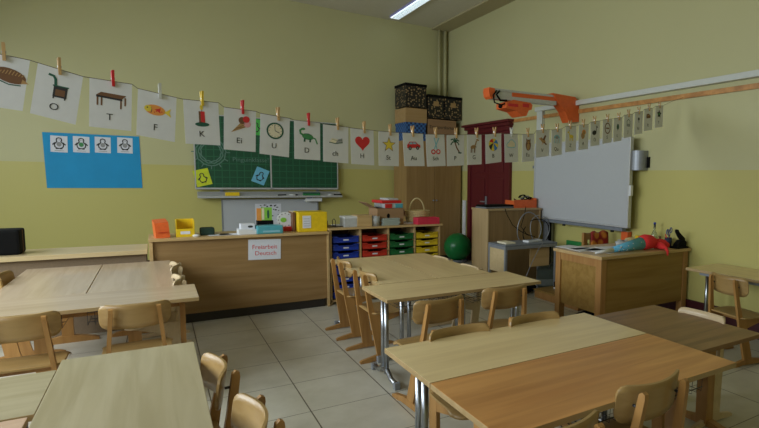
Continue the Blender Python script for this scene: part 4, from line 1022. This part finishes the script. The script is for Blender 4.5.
# green board and orange box behind the desk
A = at(566, 244, x=4.585)
tag(MB().box(-.012, .012, -.20, .20, 0, .64, bev=.003).build('green_board', 'green', None, (4.59, 5.02, .0)), 'dark green board leaning at the wall below the whiteboard', 'board')
p = thing('orange_folder', 'narrow orange folder standing behind the desk right of whiteboard', 'folder', (4.575, 4.16, .0))
MB().box(-.035, .035, -.05, .05, 0, .855, bev=.004).build('cover', 'orange', p)
MB().box(-.028, .028, -.045, .045, .003, .86).build('pages', 'p_cream', p)
tag(MB().ball((0, 0, .09), .13, sx=1.6, sy=.9, sz=.68, seg=18, jit=.01).build('dark_bag', 'navy', None, (4.15, 3.60, .0)), 'dark blue lumpy bag on the floor under the teacher desk', 'bag')
tag(MB().ball((0, 0, .07), .12, sx=1.4, sy=.9, sz=.6, seg=18, jit=.01).build('black_pouch', 'black', None, (3.56, 3.70, .0)), 'small black bag under the left end of the desk', 'bag')

# ------------------------------------------------------------------ string of alphabet cards
A3 = None
def depth_pt(px, py, dep):
    d = CF+(px-CXP)/FPX*CR-(py-CYP)/FPX*CU; return Vector((0, 0, ZC))+d*dep
S0 = depth_pt(56, 70, 2.14); S1 = at(683, 97, x=XR-.03)
sd = Vector((S1.x-S0.x, S1.y-S0.y, 0)); sdn = sd.normalized(); snn = Vector((sdn.y, -sdn.x, 0))
ang = math.atan2(sdn.y, sdn.x)
def on_line(px, py):
    d = CF+(px-CXP)/FPX*CR-(py-CYP)/FPX*CU; c0 = Vector((0, 0, ZC))
    t = (S0-c0).dot(snn)/d.dot(snn); return c0+d*t
def P_(mb, pts, col, layer=0):
    mb.prism([(x*.0118, y*.0118) for x, y in pts], -.0012-.0002*layer, -.0006, 'xz', mi=col)
def S_(mb, pts, w_, col, layer=0):
    for q in stroke(pts, w_): P_(mb, q, col, layer)
def pic(kind):
    """flat printed picture, centimetres around the origin; returns (mesh builder, materials)"""
    b = MB(); C = lambda x, y, rx, ry=None, n=18, **k: ell(x, y, rx, ry, n, **k)
    if kind == 'hedgehog':
        P_(b, C(0, 0, 4.2, 2.4, rot=-12), 0); P_(b, [(3.2, -.4), (5, -1.6), (3, -2)], 1, 1); S_(b, [(-3, -2), (0, -3), (3, -2.7)], .35, 2)
        for k in range(9): S_(b, [(-3.5+k*.8, .3), (-3.0+k*.8, 1.9-abs(k-4)*.2)], .25, 1, 2)
        return b, ['p_brown', 'p_tan', 'p_dkgreen']
    if kind == 'stove':
        P_(b, [(-1.2, -3.2), (2.6, -3.2), (2.6, .6), (-1.2, .6)], 0); P_(b, [(-.6, -2.6), (2.0, -2.6), (2.0, -.4), (-.6, -.4)], 1, 1)
        S_(b, [(-.7, .6), (-1, 3), (-1.6, 4), (-3, 4.3)], .8, 2); P_(b, [(-1.5, .6), (2.9, .6), (2.9, 1), (-1.5, 1)], 2, 1); S_(b, [(-.9, -3.2), (-.9, -3.8)], .4, 0); S_(b, [(2.2, -3.2), (2.2, -3.8)], .4, 0)
        return b, ['p_black', 'p_brown', 'p_dkgreen']
    if kind == 'table':
        P_(b, [(-4.4, 1), (-3, 2.2), (4.6, 1.8), (3.4, .4)], 0); P_(b, [(-4.4, 1), (3.4, .4), (3.4, -.3), (-4.4, .3)], 1, 1)
        for x, y in ((-4, .3), (3, -.3), (-2.8, .3), (4.3, 1)): S_(b, [(x, y), (x, y-3)], .5, 0)
        return b, ['p_brown', 'p_black']
    if kind == 'fish':
        P_(b, C(-.6, 0, 3.4, 2, rot=-8), 0); P_(b, [(2.3, -.5), (4.6, 1.2), (4.2, -.5), (4.8, -2.2)], 1); P_(b, C(-3, .4, 1.2, 1.2), 1, 1); P_(b, C(-3.2, .7, .25), 2, 2)
        P_(b, [(-.8, .2), (1.2, 1), (1.0, -.9)], 3, 1); S_(b, [(-2, .9), (-1.7, -.3), (-2, -1.2)], .2, 2, 1)
        for k in range(5): P_(b, C(-.8+.6*k, -.8+.35*(k % 3), .22), 3, 2)
        return b, ['p_orange', 'p_yellow', 'p_black', 'p_red']
    if kind == 'candle':
        P_(b, [(-1.1, -2.6), (1.1, -2.6), (1.1, 2.4), (-1.1, 2.4)], 0); P_(b, C(0, -2.9, 2.6, .9), 1, 1); S_(b, [(0, 2.4), (0, 3)], .2, 3); P_(b, C(0, 4, .6, 1.1), 2); P_(b, [(-1.1, -2.6), (-.4, -2.6), (-.4, 2.4), (-1.1, 2.4)], 3, 1)
        return b, ['p_red', 'p_dkgreen', 'p_yellow', 'p_brown']
    if kind == 'ice':
        P_(b, [(-3.6, -3.4), (.8, 1.8), (2.6, -.6)], 0); P_(b, C(.8, 2, 1.5), 1, 1); P_(b, C(2.4, 2.6, 1.4), 2, 2); P_(b, C(2.8, .6, 1.4), 3, 1); S_(b, [(-2.8, -2.6), (1.8, .4)], .15, 1, 2); S_(b, [(-1.6, -1.2), (1.8, -.9)], .15, 1, 2)
        return b, ['p_tan', 'p_brown', 'p_red', 'p_pink']
    if kind == 'clock':
        P_(b, C(0, 0, 3.7, n=28), 0); P_(b, C(0, 0, 3.0, n=28), 1, 1); S_(b, [(0, 0), (-.3, 2.6)], .22, 2, 2); S_(b, [(0, 0), (1.9, -.8)], .3, 2, 2)
        for k in range(12): P_(b, C(2.6*math.cos(k*math.pi/6), 2.6*math.sin(k*math.pi/6), .18, n=6), 2, 2)
        return b, ['p_dkgreen', 'p_cream', 'p_black']
    if kind == 'dino':
        P_(b, C(.2, -.4, 2.7, 1.4, rot=-10), 0); S_(b, [(-1.8, .2), (-3.2, 1), (-3.4, 2.4), (-2.4, 3.1)], .9, 0); P_(b, C(-1.9, 3.1, .9, .55), 0, 1)
        S_(b, [(2.2, -.7), (3.8, -1.2), (4.2, -2.4), (4.7, -3.6)], .6, 0); S_(b, [(-1.2, -1), (-1.4, -2.8)], .8, 1, 1); S_(b, [(1.4, -1.2), (1.2, -2.9)], .8, 1, 1); S_(b, [(-1.6, .9), (.4, 1), (2, .4)], .25, 1, 2)
        return b, ['p_green', 'p_dkgreen']
    if kind == 'book':
        P_(b, [(-3.4, -1.4), (-.2, -1.8), (1, .2), (-2, .6)], 0); P_(b, [(-.2, -1.8), (3.4, -1.2), (3.2, .8), (1, .2)], 1); S_(b, [(-3.4, -1.4), (-.2, -1.9), (3.4, -1.3)], .35, 2, 1); S_(b, [(-2, 0), (.4, -.4)], .15, 2, 2); S_(b, [(1.2, -.4), (3, 0)], .15, 2, 2)
        return b, ['p_cream', 'p_grey', 'p_dkgreen']
    if kind == 'heart':
        pts = [(16*math.sin(t)**3*.25, (13*math.cos(t)-5*math.cos(2*t)-2*math.cos(3*t)-math.cos(4*t))*.25) for t in [2*math.pi*k/32 for k in range(32)]]
        P_(b, pts, 0); return b, ['p_red']
    if kind == 'star':
        o_ = [((4.1 if k % 2 == 0 else 1.7)*math.sin(k*math.pi/5), (4.1 if k % 2 == 0 else 1.7)*math.cos(k*math.pi/5)) for k in range(10)]
        i_ = [(x*.84, y*.84) for x, y in o_]; P_(b, o_, 1); P_(b, i_, 0, 1); return b, ['p_yellow', 'p_brown']
    if kind == 'car':
        P_(b, [(-4, -1.2), (4.2, -1.2), (4.2, .2), (2.8, .8), (1.4, 2.1), (-2.4, 2.2), (-3.4, .9), (-4, .6)], 0); P_(b, [(-2.8, .8), (-2.1, 1.8), (-.6, 1.8), (-.6, .8)], 1, 1); P_(b, [(-.2, .8), (-.2, 1.8), (1.1, 1.8), (2.1, .8)], 1, 1)
        for x in (-2.3, 2.4): P_(b, C(x, -1.3, 1), 2, 2); P_(b, C(x, -1.3, .45), 3, 3)
        return b, ['p_red', 'p_lblue', 'p_black', 'p_grey']
    if kind == 'scissors':
        S_(b, [(-1.2, -2), (2.4, 4.4)], .7, 0); S_(b, [(1.0, -2.2), (-.8, 4.6)], .6, 0, 1)
        for x in (-1.7, 1.6): S_(b, [(x+1.2*math.cos(t), -3.2+1.1*math.sin(t)) for t in [2*math.pi*k/12 for k in range(13)]], .6, 1, 2)
        return b, ['p_lblue', 'p_red']
    if kind == 'palm':
        S_(b, [(-.4, 1.8), (.6, -1), (2.8, -4.2)], .8, 0)
        for a, L in ((20, 3.2), (60, 3), (110, 2.8), (150, 3.4), (200, 3.2), (-20, 3)): S_(b, [(-.4, 2), (-.4+L*.6*math.cos(R_(a)), 2+L*.6*math.sin(R_(a))+.5), (-.4+L*math.cos(R_(a)), 2+L*math.sin(R_(a))-.7)], .7, 1, 1)
        P_(b, C(3, -4.2, 1.4, .4), 1); return b, ['p_brown', 'p_dkgreen']
    if kind == 'giraffe':
        P_(b, C(-1, -.6, 2, 1.1, rot=14), 0); S_(b, [(.4, 0), (1.6, 3.2)], .8, 0); P_(b, C(2.4, 3.6, 1.1, .5, rot=-20), 0)
        for x in (-2.4, -1.7, 0, .5): S_(b, [(x, -1), (x-.3, -4)], .4, 1)
        for k in range(5): P_(b, C(-2+.8*k, -.6+.2*(k % 2), .32, .28, n=6), 1, 2)
        for k in range(3): P_(b, C(.7+.35*k, .8+.9*k, .25, .25, n=6), 1, 2)
        return b, ['p_tan', 'p_brown']
    if kind == 'ball':
        P_(b, C(0, 0, 3.8, n=28), 0)
        for k, c_ in enumerate((1, 2, 3, 1)): P_(b, [(0, 1.2)]+[(3.7*math.cos(R_(t)), 3.7*math.sin(R_(t))) for t in range(k*90+10, k*90+61, 10)], c_, 1)
        return b, ['p_yellow', 'p_blue', 'p_red', 'p_black']
    if kind == 'cloud':
        pts = [(-3.6, -1.4), (-3.9, 0), (-3, 1.2), (-2, 1.6), (-1, 2.9), (1, 3), (2.2, 2), (3.4, 1.2), (3.7, -.4), (3, -1.6), (0, -1.8), (-3.6, -1.4)]
        P_(b, pts[:-1], 1); S_(b, pts, .5, 0, 1); return b, ['p_lblue', 'p_cream']
    if kind == 'owl':
        P_(b, C(0, -.4, 2.3, 3.6), 0); P_(b, C(0, -1.4, 1.4, 2.2), 1, 1)
        for x in (-.9, .9): P_(b, C(x, 1.8, .8), 1, 1); P_(b, C(x, 1.8, .35), 2, 2); P_(b, [(x*2.1, 2), (x*2, 3.9), (x*.6, 2.8)], 0)
        P_(b, [(-.3, 1.3), (.3, 1.3), (0, .6)], 3, 2); return b, ['p_brown', 'p_tan', 'p_black', 'p_orange']
    if kind == 'bird':
        P_(b, C(.4, -.4, 2.4, 1.4, rot=-25), 0); P_(b, [(-2, .8), (-3.9, 1.4), (-2.4, -.2)], 2); P_(b, [(0, .5), (2, 3.6), (3.2, 3), (1.6, -.2)], 1, 1); P_(b, [(1.6, -1), (4.2, -2.4), (3, -3), (1, -1.6)], 1, 1); P_(b, C(-1.5, .9, .9), 0, 1); S_(b, [(0, -1.6), (-.6, -3)], .3, 2)
        return b, ['p_tan', 'p_brown', 'p_orange']
    if kind == 'jelly':
        P_(b, C(0, .6, 3, 2.4, a0=0, a1=180), 0)
        for k in range(5): S_(b, [(-2.4+1.2*k, .6), (-2+1.2*k, -1), (-2.6+1.2*k, -2.8)], .4, k % 2, 1)
        P_(b, C(0, 1.2, 1.6, 1), 1, 2); return b, ['p_lblue', 'p_grey']
    if kind == 'goat':
        P_(b, C(.4, -.4, 2.2, 1.2), 0); S_(b, [(-1.2, .2), (-2.2, 2)], .9, 0); P_(b, C(-2.7, 2.3, 1, .6, rot=20), 0, 1); S_(b, [(-2.2, 2.8), (-1.4, 4)], .3, 1)
        for x in (-1.2, -.5, 1.4, 2): S_(b, [(x, -1), (x, -3.4)], .45, 0)
        return b, ['p_yellow', 'p_brown']
    if kind == 'monkey':
        P_(b, C(.2, 1.4, 2, 1.8), 0); P_(b, C(-.8, -1.2, 2, 2.2), 1); P_(b, C(.4, 1.1, 1.2, 1), 1, 1); S_(b, [(-2, -2.6), (-1.6, -3.6)], .4, 0); return b, ['p_orange', 'p_tan']
    if kind == 'note':
        P_(b, C(-1, -1.6, 2.4, 1.7, rot=15), 0); S_(b, [(1, -1.4), (1.4, 3.6)], .5, 0); S_(b, [(1.4, 3.6), (2.6, 2.2)], .6, 0); return b, ['p_black']
    if kind == 'ring':
        S_(b, [(3*math.cos(t), 3.8*math.sin(t)) for t in [2*math.pi*k/22 for k in range(23)]], .8, 0); P_(b, [(-1.8, -.5), (1.8, -.5), (1.8, .5), (-1.8, .5)], 0, 1); return b, ['p_brown']
    if kind == 'leaf':
        P_(b, C(0, 0, 1.4, 2.2), 0); S_(b, [(0, -3), (0, 2)], .3, 1, 1); return b, ['p_dkgreen', 'p_black']
    if kind == 'phone':
        S_(b, [(-1.8, -2.6), (-2, 1.6), (0, 3), (2, 1.6), (1.8, -2.6)], .5, 0); P_(b, C(0, -1.6, 1.8, 1.2), 1, 1); return b, ['p_dkgreen', 'p_grey']
    if kind == 'pin':
        P_(b, C(0, 1, 1.2), 0); S_(b, [(0, 0), (.3, -2)], .5, 0); return b, ['p_black']
    if kind == 'shoe':
        P_(b, [(-3, 0), (-2.6, 2), (.4, 2.6), (3, 1.2), (2.8, -.6), (-2.6, -1.4)], 0); P_(b, [(-2, 1), (1, 1.8), (1, .8), (-2, .2)], 1, 1); return b, ['p_brown', 'p_tan']
    o_ = [((3.2 if k % 2 == 0 else 1.9)*math.sin(k*math.pi/5), (3.4 if k % 2 == 0 else 2)*math.cos(k*math.pi/5)) for k in range(10)]; P_(b, o_, 0); P_(b, C(0, 0, 1), 1, 1); return b, ['p_black', 'p_green']
CARDS = [  # left px, right px, top py left, top py right, tilt, letter, picture, clip colour, clip px
 (-14, 30, 51.5, 60.5, 9, '', 'hedgehog', 'clip', 4), (38, 83, 63, 76.8, 9.5, 'O', 'stove', 'clip', 59.5), (89.5, 132, 77.8, 84.5, 3, 'T', 'table', 'clip_red', 113),
 (137.5, 177, 88.6, 98, 4, 'F', 'fish', 'clip_clear', 160), (182.6, 218.6, 99.3, 103, -1, 'K', 'candle', 'clip_yel', 202), (224, 256, 107.3, 111.6, 2, 'Ei', 'ice', 'clip_red', 242.5),
 (260.3, 290, 113.4, 118.6, 2.5, 'U', 'clock', 'clip', 278), (294, 320, 120.2, 123, .5, 'D', 'dino', 'clip_red', 308.5), (322.7, 348.5, 124.2, 127.5, .5, 'ch', 'book', 'clip', 337.5),
 (350.5, 373.4, 128, 130.6, -1, 'H', 'heart', 'clip', 364), (378.6, 398.8, 131.2, 132.8, 0, 'St', 'star', 'clip', 390), (402.5, 422.8, 132.8, 133.8, -4, 'Au', 'car', 'clip', 412.5),
 (425.6, 444.2, 134.4, 134.6, -3.5, 'Sch', 'scissors', 'clip', 435.5), (446.7, 464, 135, 135, -1, 'P', 'palm', 'clip', 456), (467, 481.4, 134.7, 134.7, -1.5, 'G', 'giraffe', 'clip', 476.5),
 (485, 501.4, 134.6, 133.2, -2, 'B', 'ball', 'clip', 494.5), (504.3, 517.6, 134, 134.2, -3, 'W', 'cloud', 'clip_clear', 511.5), (522.6, 534.2, 134.4, 134, 0, 'Eu', 'owl', 'clip', 527.7),
 (536.3, 549.4, 130.8, 129.6, 0, 'V', 'bird', 'clip', 542.5), (552, 562, 130, 128.8, 0, 'Qu', 'jelly', 'clip', 557), (565.8, 576.4, 126.6, 126, 0, 'Z', 'goat', 'clip', 570), (579.5, 588.2, 125, 124.6, 0, 'A', 'monkey', 'clip', 583.3),
 (591, 600, 122, 121, 0, '\u00d6', 'note', 'clip', 594.5), (603.2, 612.4, 120, 118.8, 0, 'S', 'ring', 'clip', 607.5), (614, 622.2, 118.6, 117.6, 0, 'L', 'leaf', 'clip', 618.7), (624.4, 633, 115.3, 114, 0, 'J', 'phone', 'clip', 628.5),
 (635, 643, 112.4, 111.4, 0, 'N', 'pin', 'clip', 638.7), (644.6, 652.8, 109.2, 108.2, 0, 'R', 'shoe', 'clip', 649), (655.6, 663.2, 106.4, 105.6, 0, 'Y', 'flower', 'clip', 659.5)]
names = {'hedgehog': 'a brown hedgehog', 'stove': 'a black stove', 'table': 'a brown table', 'fish': 'an orange fish', 'candle': 'a red candle', 'ice': 'an ice cream cone', 'clock': 'a round clock', 'dino': 'a green dinosaur', 'book': 'an open book',
         'heart': 'a red heart', 'star': 'a yellow star', 'car': 'a red car', 'scissors': 'open scissors', 'palm': 'a palm tree', 'giraffe': 'a giraffe', 'ball': 'a colourful ball', 'cloud': 'a blue outlined cloud', 'owl': 'a brown owl', 'bird': 'a brown bird',
         'jelly': 'a blue jellyfish shape', 'goat': 'a yellow goat', 'monkey': 'an orange brown animal', 'note': 'a solid black shape', 'ring': 'a brown ring sign', 'leaf': 'a small dark green shape', 'phone': 'a dark arched shape', 'pin': 'a small black figure', 'shoe': 'a brown shoe shape', 'flower': 'a dark star shape'}
strpts = []
GCARD = 'alphabet picture cards on the string'; GPIN = 'clothespins on the string'
for i, (l, r, tl, tr, tilt, let, kind, cm, cpx) in enumerate(CARDS):
    A = on_line(l, tl); B = on_line(r, tr); mid = (A+B)/2
    wdt = max(.125, min(.150, (B-A).length)); H = .208
    slope = math.atan2(B.z-A.z, math.hypot(B.x-A.x, B.y-A.y))
    rot = -R_(tilt) if abs(tilt) < 0 else 0
    # roll so that the hanging edges lean as the card does
    roll = R_(tilt)
    top = mid+Vector((0, 0, 0))
    p = thing('picture_card', ('white card picturing %s' % names[kind])+((' over the letters %s' % let if len(let) > 1 else ' over the letter %s' % let) if let else '')+' on the string', 'card', tuple(top+snn*.0), group=GCARD)
    off = .004*(i % 2)
    e = Matrix.Rotation(ang, 4, 'Z') @ Matrix.Rotation(roll, 4, 'Y')
    p.rotation_euler = e.to_euler()
    # sheet: the top edge follows the string, the sides hang
    hs = wdt/2; ks = math.tan(slope+roll)*hs
    kx = .0
    MB().prism([(-hs, -ks), (hs, ks), (hs, ks-H), (-hs, -ks-H)], -.0005, .0005, 'xz').build('sheet', 'paper_card', p)
    mbp, mats = pic(kind)
    pz = {'candle': -.077, 'palm': -.07, 'scissors': -.075, 'hedgehog': -.075}.get(kind, -.078)
    mbp.build('picture', mats, p, (.0 if i else .012, -.0001, pz))
    if let: text_obj(let, .040 if len(let) < 3 else .034, 'p_black', p, (-.004, -.0012, -.158), (R_(90), 0, 0), 'letter', .0008)
    strpts += [A, B] if i else [A, B]
    # clothespin
    cp = on_line(cpx, tl+(tr-tl)*(cpx-l)/(r-l))
    q = thing('clothespin', '%s clothespin clipping the %s card to the string' % ({'clip': 'wooden', 'clip_red': 'red', 'clip_yel': 'yellow', 'clip_clear': 'pale translucent'}[cm], names[kind].split(' ', 1)[1] if ' ' in names[kind] else kind), 'clothespin', tuple(cp), rot=(0, 0, ang+random.uniform(-.1, .1)), group=GPIN)
    j = MB().prism([(-.012, -.022), (-.003, -.022), (-.0015, .0), (-.004, .022), (-.012, .048), (-.016, .048), (-.010, .015)], -.005, .005, 'yz'); j.build('jaw', cm, q)
    j = MB().prism([(.012, -.022), (.003, -.022), (.0015, .0), (.004, .022), (.012, .048), (.016, .048), (.010, .015)], -.005, .005, 'yz'); j.build('jaw', cm, q)
    MB().cyl((-.007, 0, .012), (.007, 0, .012), .0045, seg=8).build('spring', 'spring', q)
first = on_line(-40, 46)
sp = [first]+strpts+[on_line(672, 101.5), S1+Vector((.02, 0, 0))]
tag(MB().tube([v+Vector((0, 0, .001)) for v in sp], .0016, 5).build('hanging_string', 'rope'), 'thin string stretched across the room carrying the alphabet cards', 'string')
